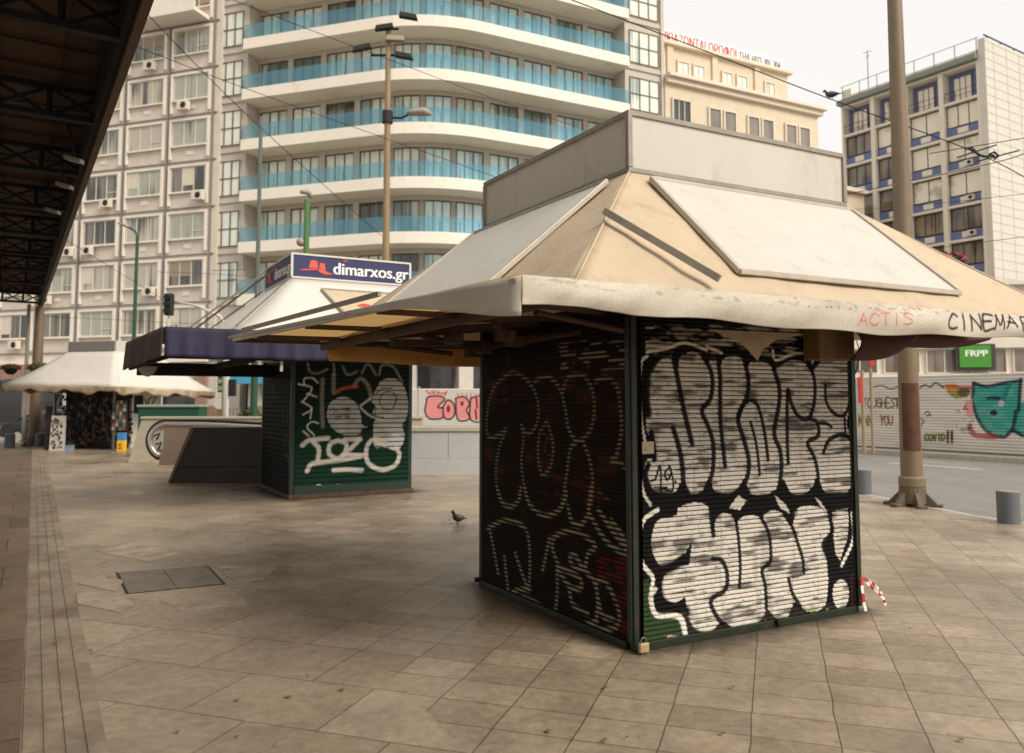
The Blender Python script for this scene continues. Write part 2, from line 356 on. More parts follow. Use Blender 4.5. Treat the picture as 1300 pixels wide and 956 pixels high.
# ---------------------------------------------------------------- ground
def ground_mat(name, ang, bw, bh, c1, c2, mortar, off=.5, rough=.5, wear=.35, ms=.006, patch=None):
    m = D.materials.new(name); m.use_nodes = True; nt = m.node_tree; N = nt.nodes; L = nt.links; b = N['Principled BSDF']
    tc = N.new('ShaderNodeTexCoord'); mp = N.new('ShaderNodeMapping'); mp.inputs['Rotation'].default_value = (0, 0, math.radians(ang)); mp.inputs['Location'].default_value = (.13, .07, 0)
    L.new(tc.outputs['Object'], mp.inputs['Vector'])
    # slight wobble so joints are not ruled lines
    nw = N.new('ShaderNodeTexNoise'); nw.inputs['Scale'].default_value = 3.; L.new(tc.outputs['Object'], nw.inputs['Vector'])
    sb = N.new('ShaderNodeVectorMath'); sb.operation = 'MULTIPLY_ADD'; sb.inputs[1].default_value = (.022, .022, 0)
    L.new(nw.outputs['Color'], sb.inputs[0]); L.new(mp.outputs[0], sb.inputs[2])
    br = N.new('ShaderNodeTexBrick'); br.inputs['Scale'].default_value = 1; br.inputs['Brick Width'].default_value = bw; br.inputs['Row Height'].default_value = bh
    br.inputs['Mortar Size'].default_value = ms; br.inputs['Mortar Smooth'].default_value = .2; br.offset = off; br.inputs['Bias'].default_value = -.1
    br.inputs['Color1'].default_value = (*lin(c1), 1); br.inputs['Color2'].default_value = (*lin(c2), 1); br.inputs['Mortar'].default_value = (*lin(mortar), 1)
    L.new(sb.outputs[0], br.inputs['Vector'])
    n1 = N.new('ShaderNodeTexNoise'); n1.inputs['Scale'].default_value = .55; n1.inputs['Detail'].default_value = 8; n1.inputs['Roughness'].default_value = .62
    n2 = N.new('ShaderNodeTexNoise'); n2.inputs['Scale'].default_value = 16; n2.inputs['Detail'].default_value = 10; n2.inputs['Roughness'].default_value = .7
    for n in (n1, n2): L.new(tc.outputs['Object'], n.inputs['Vector'])
    r1 = N.new('ShaderNodeMapRange'); r1.inputs[1].default_value = .3; r1.inputs[2].default_value = .72; r1.inputs[3].default_value = 1-wear; r1.inputs[4].default_value = 1.15
    r2 = N.new('ShaderNodeMapRange'); r2.inputs[1].default_value = .3; r2.inputs[2].default_value = .7; r2.inputs[3].default_value = .70; r2.inputs[4].default_value = 1.14
    L.new(n1.outputs[0], r1.inputs[0]); L.new(n2.outputs[0], r2.inputs[0])
    n3 = N.new('ShaderNodeTexNoise'); n3.inputs['Scale'].default_value = 2.1; n3.inputs['Detail'].default_value = 10; n3.inputs['Roughness'].default_value = .75; n3.inputs['Distortion'].default_value = .6; L.new(tc.outputs['Object'], n3.inputs['Vector'])
    r3 = N.new('ShaderNodeMapRange'); r3.inputs[1].default_value = .40; r3.inputs[2].default_value = .56; r3.inputs[3].default_value = .84; r3.inputs[4].default_value = 1.06; L.new(n3.outputs[0], r3.inputs[0])
    m0 = N.new('ShaderNodeMath'); m0.operation = 'MULTIPLY'; L.new(r1.outputs[0], m0.inputs[0]); L.new(r3.outputs[0], m0.inputs[1])
    mm = N.new('ShaderNodeMath'); mm.operation = 'MULTIPLY'; L.new(m0.outputs[0], mm.inputs[0]); L.new(r2.outputs[0], mm.inputs[1])
    mx = N.new('ShaderNodeMix'); mx.data_type = 'RGBA'; mx.blend_type = 'MULTIPLY'; mx.inputs[0].default_value = 1
    L.new(br.outputs[0], mx.inputs[6]); L.new(mm.outputs[0], mx.inputs[7])
    # chewing-gum spots and stains
    vo = N.new('ShaderNodeTexVoronoi'); vo.inputs['Scale'].default_value = 4.3; L.new(tc.outputs['Object'], vo.inputs['Vector'])
    rg = N.new('ShaderNodeMapRange'); rg.inputs[1].default_value = .035; rg.inputs[2].default_value = .06; rg.inputs[3].default_value = .6; rg.inputs[4].default_value = 0.
    L.new(vo.outputs['Distance'], rg.inputs[0])
    mg = N.new('ShaderNodeMix'); mg.data_type = 'RGBA'; mg.inputs[7].default_value = (*lin([v*.55 for v in c2]), 1)
    L.new(rg.outputs[0], mg.inputs[0]); L.new(mx.outputs[2], mg.inputs[6])
    L.new(mg.outputs[2], b.inputs['Base Color'])
    rr = N.new('ShaderNodeMapRange'); rr.inputs[1].default_value = .3; rr.inputs[2].default_value = .7; rr.inputs[3].default_value = rough-.16; rr.inputs[4].default_value = rough+.2
    L.new(n1.outputs[0], rr.inputs[0]); L.new(rr.outputs[0], b.inputs['Roughness'])
    bp = N.new('ShaderNodeBump'); bp.inputs['Strength'].default_value = .5; bp.inputs['Distance'].default_value = .006
    sm = N.new('ShaderNodeMath'); sm.operation = 'MULTIPLY_ADD'; sm.inputs[1].default_value = -1.; L.new(br.outputs['Fac'], sm.inputs[0]); L.new(n2.outputs[0], sm.inputs[2])
    L.new(sm.outputs[0], bp.inputs['Height']); L.new(bp.outputs[0], b.inputs['Normal'])
    MATS[name] = m; return m
M_pave = ground_mat('paving_slabs', 18, .4, .3, (177, 159, 136), (153, 136, 114), (98, 82, 66), 0., .34, .36, .0038)
M_pave2 = ground_mat('large_paving_slabs', 18, .8, .6, (177, 159, 136), (153, 136, 114), (98, 82, 66), .5, .34, .36, .0042)
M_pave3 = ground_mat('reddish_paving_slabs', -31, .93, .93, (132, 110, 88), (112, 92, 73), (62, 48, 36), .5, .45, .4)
M_asph = mat('asphalt', (128, 124, 118), .75, 0, (.8, .18), ((104, 99, 92), 5, .5, .8), (90, .25), stretch=(1, .4, 1))
gb = MB(); gb.quad((-900, -300, -.13), (900, -300, -.13), (900, 1500, -.13), (-900, 1500, -.13)); gb.build('ground', M_asph)['kind'] = 'structure'
# pavement platform: raised by a kerb over the road
KERB = [(12, -20), (9.2, 4.2), (7.05, 9.4), (6.33, 11.27), (5.95, 13.8), (5.75, 18), (4.6, 24), (1, 29), (-6, 31.5), (-14, 30.2), (-26, 33), (-60, 40), (-90, 40), (-90, -20)]
pm = MB(); pm.prism(KERB, -.129, 0); pm.build('plaza_pavement', M_pave)['kind'] = 'structure'
kb = MB()
for i in range(0, 11):
    p, q = Vector(KERB[i]), Vector(KERB[i+1]); d = (q-p); n = int(d.length/1.0)+1; nn = Vector((d.y, -d.x)).normalized()*.14
    for k in range(n):
        a = p+d*(k/n+.004/n); b = p+d*((k+1)/n-.004/n)
        kb.hexa([(a.x, a.y, -.125), (b.x, b.y, -.125), (b.x+nn.x, b.y+nn.y, -.125), (a.x+nn.x, a.y+nn.y, -.125)], [(a.x, a.y, .003), (b.x, b.y, .003), (b.x+nn.x, b.y+nn.y, .003), (a.x+nn.x, a.y+nn.y, .003)])
kb.build('kerb', M_conc)['kind'] = 'structure'
U = direc(-30.7); V = (U[1], -U[0])
S = Frame((-2.59, 4.70), V, U)      # tactile strip frame: a across, b along
z1 = MB(); P = [S.p(.18, -3, .004), S.p(1.5, -3, .004), S.p(1.9, 2.0, .004), S.p(2.3, 5.2, .004), S.p(2.6, 9, .004), S.p(.9, 16, .004), S.p(.18, 26, .004)]; z1.quad(*P); z1.build('worn_paving', M_pave2)['kind'] = 'structure'
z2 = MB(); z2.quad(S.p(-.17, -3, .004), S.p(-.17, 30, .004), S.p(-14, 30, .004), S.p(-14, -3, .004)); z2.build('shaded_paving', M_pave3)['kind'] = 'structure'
ts = MB(); ts.fbox(S, -.17, .18, -3, 27, .001, .006)
M_tac = mat('tactile_slab', (150, 135, 115), .5, 0, (3, .3), ((100, 82, 62), 1.3, .45, .7), (30, .2))
for b in np.arange(-3, 26.5, .4):
    if random.random() < .03: continue
    for k in range(4): ts.fbox(S, -.16+k*.086, -.16+k*.086+.066, b+.006, b+.394, .006, .013)
ts.build('tactile_paving', M_tac, bevel=.002)['kind'] = 'structure'
# broken slabs and a patched cover in the floor
m1, m2, m3, m4 = gz(150, 728), gz(262, 720), gz(283, 742), gz(163, 754)
M_cover = mat('cover_stone', (128, 118, 102), .7, 0, (6, .25), ((90, 78, 64), 9, .5, .7), (60, .3))
cm = MB(); mid = lambda a, b, t=.5: (a[0]+(b[0]-a[0])*t, a[1]+(b[1]-a[1])*t)
ma, mb_ = mid(m1, m2, .497), mid(m4, m3, .497); mc, md = mid(m1, m2, .503), mid(m4, m3, .503)
cm.hexa([(*p, .002) for p in (m4, mb_, ma, m1)], [(*p, .010) for p in (m4, mb_, ma, m1)]); cm.hexa([(*p, .002) for p in (md, m3, m2, mc)], [(*p, .010) for p in (md, m3, m2, mc)])
cm.build('manhole_cover', M_cover, bevel=.003, loc=(*m4, 0))
tag(D.objects['manhole_cover'], 'grey stone access cover let into the worn plaza paving', 'cover')
fr = MB(); c = np.mean([m1, m2, m3, m4], 0); ex = lambda p: tuple(c+(np.array(p)-c)*1.06)
fr.hexa([(*ex(p), .001) for p in (m4, m3, m2, m1)], [(*ex(p), .0055) for p in (m4, m3, m2, m1)]); fr.build('cover_frame', mat('cover_joint', (58, 46, 36), .9), D.objects['manhole_cover'])
# loose / lifted paving slabs around it
M_slab = mat('pale_worn_slab', (170, 152, 129), .36, 0, (5, .25), ((112, 94, 72), 4, .48, .72), (40, .2))
lm = MB()
for (q, dz) in (([(98, 742), (128, 732), (158, 738), (146, 752)], .010), ([(97, 752), (150, 754), (172, 770), (150, 778), (98, 768)], .012), ([(120, 700), (180, 690), (250, 695), (190, 714)], .008), ([(272, 718), (350, 722), (330, 738), (300, 742)], .009), ([(200, 760), (300, 752), (315, 768), (230, 776)], .007)):
    pts = [gz(*p) for p in q]; lm.hexa([(*p, .003) for p in pts], [(*p, dz) for p in pts])
lm.build('loose_paving', M_slab, bevel=.002)['kind'] = 'structure'
# far side: road markings, opposite kerb
rd = MB(); M_line = mat('road_paint', (214, 210, 200), .7, 0, (9, .15))
for k in range(6):
    a = gz(1255+k*0, 598, -.13); y0 = 20.2-k*6
    d = direc(-31); X0 = a[0]+.52*(20.2-y0)*0+(-d[0]/d[1])*(20.2-y0)
    rd.quad((X0, y0, -.126), (X0+.14, y0, -.126), (X0+.14-d[0]/d[1]*-2.2, y0+2.2, -.126), (X0-d[0]/d[1]*-2.2, y0+2.2, -.126))
rd.build('road_marking', M_line)['kind'] = 'structure'
kf = MB(); FD = ((14.4835-11.765)/5.3, (22.885-27.438)/5.3); FN = (-FD[1]*-1, -FD[0]) ; FN = (FD[1], -FD[0])  # towards camera side
FR = Frame((11.765, 27.438), FD, (-FN[0], -FN[1]))
kf.fbox(FR, -8, 16, -1.0, 2.0, -.129, .015)
kf.build('far_pavement', M_conc)['kind'] = 'structure'

# ---------------------------------------------------------------- kiosk 1 (near)
A = gz(806, 828); Lc = gz(608, 742); Rc = gz(1090, 777)
def vec(p, q): d = math.hypot(q[0]-p[0], q[1]-p[1]); return ((q[0]-p[0])/d, (q[1]-p[1])/d), d
u1, WU = vec(A, Lc); v1, WV = vec(A, Rc)
K = Frame(A, v1, u1)
k1 = empty('street_kiosk', (*K.p(1.04, 1.08)[:2], 0), 'closed newsstand kiosk with black and silver graffiti on its shutters, cream canvas roof', 'kiosk', None)
nv_, nu_ = (-u1[0], -u1[1]), (-v1[0], -v1[1])     # outward normals of the two seen faces
ZT = 2.16
def crop(x0, y0, s, b=0., side='v', F=None):
    F = F or K
    return lambda x, y: F.face_px(x0+x/s, y0+y/s, b, side)
def paint_right(c):
    A_, Z = c.A, c.Z
    n = vnoise(A_, Z, (7, 25), 11); g = (c.ph > .12).astype(float)
    c.mask = np.ones_like(Z); c.c *= (.6+.8*vnoise(A_, Z, 9, 2))[..., None]
    W = (204, 196, 182); B = (9, 7, 6)
    streak = np.clip(1.15-1.1*np.clip(vnoise(A_, Z, (5, 30), 8)-.52, 0, 1)*5, .25, 1)
    m = 4.333; k = .00735/4.333*1.05
    # top band: old silver on the slat crests
    c.use(crop(800, 410, m), k)
    c.mask = g*np.clip((n-.42)*6, 0, 1)*(np.sin(A_*9)*.3+.75)
    c.fill([(80, 10), (1230, 10), (1230, 190), (80, 190)], (186, 176, 158), .85, sm=False)
    c.mask = g*streak
    UP = [(100, 500), (92, 330), (120, 240), (180, 195), (235, 205), (262, 250), (270, 190), (330, 160), (390, 180), (420, 240), (440, 200), (475, 190), (495, 235), (510, 200), (560, 178), (615, 200), (640, 250), (660, 215), (710, 203), (760, 225), (790, 270), (810, 240), (870, 205), (940, 205), (975, 250), (1000, 290), (1015, 240), (1080, 195), (1200, 195), (1215, 260), (1205, 460), (1190, 560), (1225, 640), (1235, 880), (1190, 935), (1130, 948), (1060, 920), (1020, 850), (1000, 900), (940, 945), (880, 930), (840, 860), (815, 900), (730, 947), (650, 930), (635, 880), (600, 900), (540, 937), (460, 920), (440, 870), (400, 920), (330, 942), (295, 900), (270, 880), (240, 930), (150, 937), (95, 890), (75, 800), (90, 750), (125, 740), (112, 640), (85, 590), (85, 520)]
    c.fill(UP, W, .95)
    c.mask = np.clip(g+.5, 0, 1)
    for p, wd in [([(235, 200), (262, 330), (285, 450), (310, 560), (335, 665)], 24), ([(232, 580), (262, 680), (283, 800), (288, 930)], 24),
        ([(395, 180), (435, 250), (450, 330), (435, 420), (390, 482), (420, 560), (450, 660), (450, 800), (420, 910)], 22), ([(480, 200), (492, 300), (490, 400), (492, 550), (505, 680), (517, 785)], 22),
        ([(625, 205), (645, 300), (640, 400), (588, 520), (620, 640), (648, 760), (635, 860), (590, 925)], 24), ([(590, 530), (615, 460), (655, 425), (695, 450), (720, 530), (740, 640), (754, 752)], 18),
        ([(658, 545), (685, 650), (700, 750), (708, 835)], 15), ([(785, 250), (815, 350), (815, 450), (788, 605), (820, 700), (828, 800), (815, 910)], 24),
        ([(862, 370), (860, 500), (860, 640), (865, 768)], 20), ([(865, 370), (890, 460), (930, 520), (980, 522), (1008, 440), (1012, 330), (990, 240)], 21),
        ([(980, 520), (1025, 550), (1030, 620), (972, 660), (1010, 740), (1030, 840), (1030, 935)], 20), ([(1030, 552), (1070, 550), (1103, 572)], 15),
        ([(1070, 345), (1075, 430), (1110, 490), (1160, 512), (1195, 470), (1210, 350), (1200, 230)], 17), ([(1060, 712), (1090, 645), (1160, 615), (1215, 650), (1232, 750), (1230, 870), (1200, 935)], 20),
        ([(1175, 515), (1180, 605)], 15)]:
        c.stroke(p, wd, B, .97, .2)
    c.mask[:] = 1
    for p in ([(110, 250), (160, 180), (235, 160), (300, 140), (390, 150), (450, 190), (520, 165), (600, 165), (660, 195), (740, 200), (800, 230), (870, 190), (950, 200), (1000, 240), (1060, 180), (1210, 190)],):
        c.stroke(p, 30, B, .95, .3)
    c.stroke([(95, 240), (85, 400), (95, 500)], 34, B, .95, .3)
    c.stroke([(112, 600), (125, 690), (128, 748)], 26, B); c.stroke([(95, 780), (80, 840), (110, 920), (150, 950)], 24, B)
    for x0 in (290, 425, 620, 825, 1030):
        c.fill([(x0-45, 953), (x0, 850), (x0+45, 953), (x0, 975)], B, .97, sm=False)
    c.stroke([(95, 955), (300, 965), (600, 975), (900, 965), (1215, 950)], 44, B, .96, .4)
    c.stroke([(1228, 230), (1222, 420), (1195, 560), (1230, 650), (1240, 900)], 18, B, .9)
    for p in ([(110, 868), (135, 855), (160, 785), (166, 930)], [(130, 905), (195, 905)], [(212, 790), (185, 828), (200, 862), (220, 828), (214, 790), (232, 870), (226, 925), (188, 912)], [(244, 870), (246, 876)]): c.stroke(p, 9, B)
    # white halo
    for p in ([(90, 185), (60, 215), (48, 350), (58, 540), (76, 655), (55, 700), (45, 780), (70, 930), (110, 1000)], [(1238, 645), (1252, 760), (1242, 935)], [(420, 130), (500, 165)], [(1010, 120), (1000, 220)], [(780, 150), (800, 205), (900, 170), (1000, 170)], [(90, 160), (200, 140), (300, 110), (420, 150)]): c.stroke(p, 12, (206, 198, 182), .9, .3)
    # lower row
    c.use(crop(800, 610, m), k); c.mask = g*streak
    P1 = [(118, 300), (150, 220), (250, 190), (262, 150), (340, 122), (405, 130), (438, 170), (442, 250), (455, 290), (470, 210), (510, 180), (560, 195), (580, 250), (600, 210), (660, 188), (715, 210), (733, 250), (732, 190), (780, 165), (840, 185), (880, 250), (900, 210), (905, 165), (960, 138), (1040, 150), (1092, 200), (1095, 300), (1060, 350), (1085, 450), (1085, 560), (1072, 680), (1020, 718), (960, 715), (905, 670), (885, 700), (862, 750), (800, 757), (752, 710), (720, 762), (640, 803), (560, 803), (500, 772), (470, 802), (420, 833), (350, 812), (310, 740), (300, 690), (190, 650), (172, 570), (190, 500), (148, 450), (118, 380)]
    c.fill(P1, W, .97)
    c.ellipse(1155, 620, 44, 88, W)
    c.fill([(1110, 170), (1190, 150), (1198, 210), (1190, 320), (1150, 440), (1125, 400), (1105, 300)], W, .9, sm=False)
    c.mask = np.clip(g+.5, 0, 1)
    c.fill([(338, 335), (322, 465), (215, 475), (255, 425), (300, 400)], B, sm=False)
    c.stroke([(90, 230), (75, 320), (85, 430), (130, 500), (215, 480), (280, 440)], 40, B)
    c.stroke([(150, 510), (150, 620), (195, 705), (300, 722)], 48, B); c.fill([(300, 640), (310, 720), (190, 720), (215, 690)], B, sm=False)
    for p, wd in [([(450, 430), (500, 440), (530, 510), (520, 600), (440, 660), (480, 760), (530, 803)], 20), ([(575, 200), (590, 300), (600, 420), (602, 500), (597, 585)], 16), ([(440, 150), (445, 220), (455, 300)], 22),
        ([(715, 200), (755, 280), (770, 380), (765, 450), (722, 492), (740, 580), (745, 705)], 18), ([(842, 185), (890, 260), (920, 350), (945, 430), (952, 505)], 18), ([(868, 540), (890, 620), (935, 695)], 18),
        ([(1092, 200), (1108, 280), (1058, 350), (1085, 430), (1092, 520)], 22), ([(1110, 560), (1095, 620), (1100, 700), (1150, 730), (1200, 690), (1210, 600), (1185, 545), (1150, 530), (1110, 560)], 22), ([(575, 215), (560, 190)], 14)]:
        c.stroke(p, wd, B, .97, .2)
    c.mask[:] = 1
    c.stroke([(85, 210), (160, 150), (250, 110), (340, 90), (430, 110), (450, 160), (510, 150), (570, 165), (660, 160), (720, 175), (780, 140), (860, 160), (900, 140), (960, 110), (1060, 120), (1100, 160)], 28, B, .96)
    c.fill([(1100, 160), (1112, 280), (1125, 400), (1150, 450), (1120, 520), (1092, 520), (1060, 350), (1092, 300)], B, .95, sm=False)
    DK = (44, 36, 30)
    c.stroke([(290, 740), (330, 830), (420, 862), (480, 830), (560, 835), (650, 830), (720, 790), (750, 745), (800, 785), (870, 780), (900, 720), (960, 748), (1030, 748), (1090, 700), (1150, 750), (1210, 720)], 34, DK, .95, .5)
    c.stroke([(300, 780), (380, 880), (470, 855)], 30, DK, .9)
    for p in ([(150, 160), (72, 220), (50, 330), (62, 450), (122, 535), (112, 620), (142, 742), (272, 748), (310, 880)], [(1215, 180), (1222, 320), (1160, 465)]): c.stroke(p, 16, (222, 216, 202), .95, .25)
    c.stroke([(1200, 190), (1205, 320), (1150, 450)], 7, B)
    for q in ([(590, 80), (540, 150), (600, 162), (636, 112)], [(790, 80), (850, 130), (880, 185), (820, 150)], [(1010, 90), (1040, 110), (1085, 175), (1050, 150)]): c.fill(q, (200, 192, 178), .9, sm=False)
    # bottom green with marks
    c.fill([(40, 560), (100, 540), (108, 640), (135, 752), (262, 762), (300, 885), (40, 940)], (44, 62, 34), .95, sm=False)
    c.stroke([(135, 600), (110, 640), (142, 740), (265, 752), (305, 880)], 18, (216, 210, 196), .9)
    c.mask = np.clip(n*1.6-.3, 0, 1); c.fill([(470, 820), (700, 800), (1220, 690), (1220, 770), (700, 870), (470, 880)], (120, 104, 84), .5, sm=False); c.mask[:] = 1
    for q, cc in (([(690, 820), (740, 765), (720, 830)], (190, 150, 70)), ([(895, 780), (905, 735), (935, 785)], (96, 140, 70)), ([(720, 820), (750, 770), (790, 800)], (200, 192, 170)), ([(960, 715), (1040, 700), (1010, 722)], (90, 128, 50)), ([(1040, 760), (1080, 700), (1120, 745)], (170, 140, 104)), ([(1205, 520), (1230, 500), (1230, 740), (1212, 700)], (52, 24, 20)), ([(180, 850), (240, 848), (230, 875)], (120, 76, 36))): c.fill(q, cc, .75, sm=False)
    c.text('EZA', 205, 855, 18, 22, 4, (190, 184, 160))
    # dirt runs
    d = vnoise(A_, Z, (26, 2.2), 21); c.c *= (1-.22*np.clip((d-.6)*5, 0, 1))[..., None]
    d = vnoise(A_, Z, (60, 130), 23); c.c *= (1-.75*np.clip((d-.72)*12, 0, 1))[..., None]
shutter('roller_shutter', K.p(0, .0), v1, nv_, WV-.12, .05, ZT, 430, 68, .009, paint_right, k1, painted('sprayed_steel'), (13, 11, 9), a0=.07)['label'] = 'slatted shutter sprayed with fat silver bubble letters outlined in black'
def paint_left(c):
    A_, Z = c.A, c.Z; n = vnoise(A_, Z, (10, 30), 5)
    c.c[:] = np.array(lin((30, 20, 13)))*(.35+n[..., None]*.75); g = (c.ph > .3)&(c.ph < .9); k = .0076/4.78*1.25
    G = (136, 126, 98)
    c.mask = np.clip((vnoise(A_, Z, (4, 5), 31)-.5)*4, 0, 1)*np.clip(n*2-.6, 0, 1); c.use(crop(600, 440, 4.78, 0, 'u'), k)
    c.fill([(80, 60), (960, 60), (980, 950), (80, 950)], (92, 40, 20), .7, sm=False)
    c.mask = np.clip((n-.45)*6, 0, 1)*g; c.fill([(520, -20), (970, -60), (970, 130), (540, 150)], (150, 138, 116), .75, sm=False)
    c.mask = g*np.clip(.45+n, 0, 1)
    for p in ([(205, 500), (160, 540), (110, 550), (90, 500), (100, 350), (140, 240), (240, 160), (320, 190), (380, 270), (405, 380), (390, 480), (340, 530), (300, 480)], [(205, 510), (165, 620), (145, 750), (155, 880), (190, 960)], [(300, 480), (315, 560), (300, 680), (310, 800), (345, 940)], [(380, 210), (450, 180), (510, 220), (545, 280), (570, 380), (590, 500), (640, 570), (700, 540), (740, 440), (740, 300), (700, 200), (640, 170), (580, 190), (555, 270)],
        [(450, 460), (410, 540), (405, 680), (430, 780), (480, 720), (495, 600), (470, 490), (450, 460)], [(640, 575), (600, 620), (580, 750), (550, 950)], [(680, 580), (715, 680), (735, 800), (725, 950)], [(750, 210), (820, 190), (880, 240), (905, 380), (910, 520), (880, 660), (850, 690), (920, 720), (970, 820), (970, 950)]):
        c.stroke(p, 17, G, .9, .5)
    c.mask = g*.6
    for p in ([(430, 520), (460, 560), (440, 620), (470, 660)], [(210, 50), (230, 110)], [(760, 870), (830, 930)], [(270, 880), (300, 930)]): c.stroke(p, 9, G, .6, .5)
    c.use(crop(600, 620, 4.345, 0, 'u'), k*1.1); c.mask = g*np.clip(.45+n, 0, 1)
    for p in ([(140, 0), (170, 80), (220, 100), (260, 60), (270, 0)], [(290, 0), (320, 90), (400, 150), (480, 120), (520, 40), (515, 0)], [(660, 0), (645, 120), (670, 180), (740, 290), (820, 350), (875, 365)], [(530, 100), (550, 180), (600, 200), (640, 150)],
        [(90, 220), (180, 175), (270, 200), (310, 260), (320, 400), (315, 560)], [(100, 230), (120, 330), (145, 470)], [(180, 380), (190, 480), (200, 570)], [(240, 360), (270, 450), (310, 560)], [(430, 270), (410, 360), (390, 450)],
        [(480, 430), (445, 330), (460, 265), (540, 235), (620, 260), (680, 320), (640, 360), (620, 440), (560, 430), (540, 380), (570, 370), (620, 450), (680, 520), (695, 640), (690, 700)], [(470, 445), (540, 540), (600, 550), (590, 490), (480, 435)], [(470, 440), (472, 560), (465, 660)],
        [(450, 680), (520, 730), (620, 752), (690, 732)], [(680, 520), (720, 500), (770, 570), (810, 680), (800, 760), (720, 780), (670, 760)], [(280, 600), (350, 630), (440, 690)], [(205, 590), (250, 560), (320, 555)], [(700, 620), (720, 700), (780, 720)], [(540, 570), (560, 640), (640, 690)], [(700, 120), (780, 240), (860, 340)], [(770, 180), (830, 260), (850, 330)]):
        c.stroke(p, 17, (158, 148, 124), .9, .5)
    c.mask = np.clip((vnoise(A_, Z, (9, 14), 3)-.4)*5, 0, 1)*g; c.fill([(680, 380), (870, 380), (880, 820), (820, 800), (760, 500), (690, 500)], (112, 26, 14), .8, sm=False); c.fill([(60, 500), (200, 560), (420, 660), (420, 690), (60, 560)], (96, 40, 20), .6, sm=False)
shutter('roller_shutter', K.p(0, 0), u1, nu_, WU-.12, .05, ZT, 330, 68, .009, paint_left, k1, painted('sprayed_steel'), (24, 19, 15), a0=.06)['label'] = 'shaded dark shutter with thin dashed outline graffiti and red rust stains'
mb = MB()      # frame posts, sill, back walls
for a, b in ((0, 0), (WV-.05, 0), (0, WU-.055), (WV-.05, WU-.055)): mb.fbox(K, a-(.006 if a < 1 else -.01), a+(.034 if a < 1 else .05), b-.006, b+.045, 0, 2.2)
split_build(mb, 'corner_post', M_green, k1, bevel=.004)
mb = MB(); mb.fbox(K, .055, WV-.055, .03, .07, .0, 2.2); mb.fbox(K, .03, .07, .075, WU-.06, 0, 2.2); mb.fbox(K, .055, WV-.055, WU-.04, WU, 0, 2.2); mb.fbox(K, WV-.04, WV, .075, WU-.06, 0, 2.2); mb.fbox(K, .0, WV, 0, WU, 2.205, 2.26)
mb.build('wall', M_dark, k1)
mb = MB(); mb.fbox(K, .05, WV-.05, -.02, .028, 0, .055); mb.fbox(K, -.02, .028, .065, WU-.06, 0, .05); split_build(mb, 'bottom_rail', M_green, k1, bevel=.004)
mb = MB(); mb.fbox(K, -.02, .0, .01, .05, .05, 2.15); mb.fbox(K, WV-.03, WV+.012, -.028, -.014, .05, 2.15); split_build(mb, 'shutter_guide', M_green, k1, bevel=.003)
# padlock and bolts
mb = MB(); q = K.p(.045, -.05, .0)
mb.fbox(K, -.02, .05, -.085, -.055, .015, .075)
pl = mb.build('padlock', mat('brass_padlock', (190, 168, 128), .35, .5, (30, .2)), k1, bevel=.006)
mb = MB(); mb.path([K.p(-.002, -.07, .07)]+[K.p(.015-.02*math.cos(t), -.07, .085+.022*math.sin(t)) for t in np.linspace(0, pi, 7)]+[K.p(.034, -.07, .07)], .005, 8)
mb.build('shackle', M_metal, pl, smooth=True)
mb = MB(); mb.fbox(K, 1.2, 1.235, -.045, -.02, .02, .06); mb.path([K.p(1.205, -.05, .03), K.p(1.217, -.06, .015), K.p(1.23, -.05, .03)], .006, 6); mb.tube(K.p(-.05, WU-.03, .05), K.p(-.02, WU-.03, .05), .022); split_build(mb, 'lock_bolt', M_dark, k1)
mb = MB(); mb.fbox(K, .065, .16, -.016, -.011, 1.25, 1.33); mb.build('sticker', mat('tan_sticker', (168, 150, 122), .6, 0, (9, .2), ((60, 40, 34), 8, .6, .75)), k1)
# sign box
SA0, SA1, SB0, SB1, SZ0, SZ1 = .02, 2.1, .03, 2.1, 3.135, 3.535
mb = MB(); mb.fbox(K, SA0, SA1, SB0, SB1, SZ0, SZ1); sb_ = mb.build('sign_box', M_signg, k1)
sb_['label'] = 'blank grey sign box with aluminium edges'
mb = MB(); t = .014
for (a0, a1, b0, b1) in ((SA0-t, SA1+t, SB0-t, SB0+.01), (SA0-t, SA1+t, SB1-.01, SB1+t), (SA0-t, SA0+.01, SB0+.011, SB1-.011), (SA1-.01, SA1+t, SB0+.011, SB1-.011)):
    mb.fbox(K, a0, a1, b0, b1, SZ1-.022, SZ1+.012); mb.fbox(K, a0, a1, b0, b1, SZ0-.012, SZ0+.02)
for a, b in ((SA0, SB0), (SA1, SB0), (SA0, SB1), (SA1, SB1)): mb.fbox(K, a-.018, a+.018, b-.018, b+.018, SZ0+.021, SZ1-.023)
mb.build('trim', M_alu, sb_, bevel=.002)
# roof canvas: four slopes
EA0, EA1, EB0, EB1, EZ = -1.14, 3.25, -1.06, 3.2, 2.155
sag0 = 1.
def slope(top0, top1, e0, e1, sag=.03, nu=16, nv=10, k=0):
    def fn(u, v):
        t = Vector(top0).lerp(Vector(top1), u); e = Vector(e0).lerp(Vector(e1), u); p = t.lerp(e, v)
        p.z -= sag*math.sin(pi*v)*(1-.5*abs(2*u-1))+.006*math.sin(u*17+k)*math.sin(v*9+k)+.008*math.sin(u*61+v*13+k)*v**2*(.4+.6*math.sin(u*7+k)**2)-.02*sag0*math.sin(pi*u)*math.sin(pi*v); return p
    return fn
T = [K.p(SA0, SB0, SZ0-.01), K.p(SA1, SB0, SZ0-.01), K.p(SA1, SB1, SZ0-.01), K.p(SA0, SB1, SZ0-.01)]
Ec = [K.p(EA0, EB0, EZ), K.p(EA1, EB0, EZ), K.p(EA1, EB1, EZ), K.p(EA0, EB1, EZ-.02)]
mb = MB()
for i in range(4): mb.grid(slope(T[i], T[(i+1) % 4], Ec[i], Ec[(i+1) % 4], 0., k=i), 60, 24)
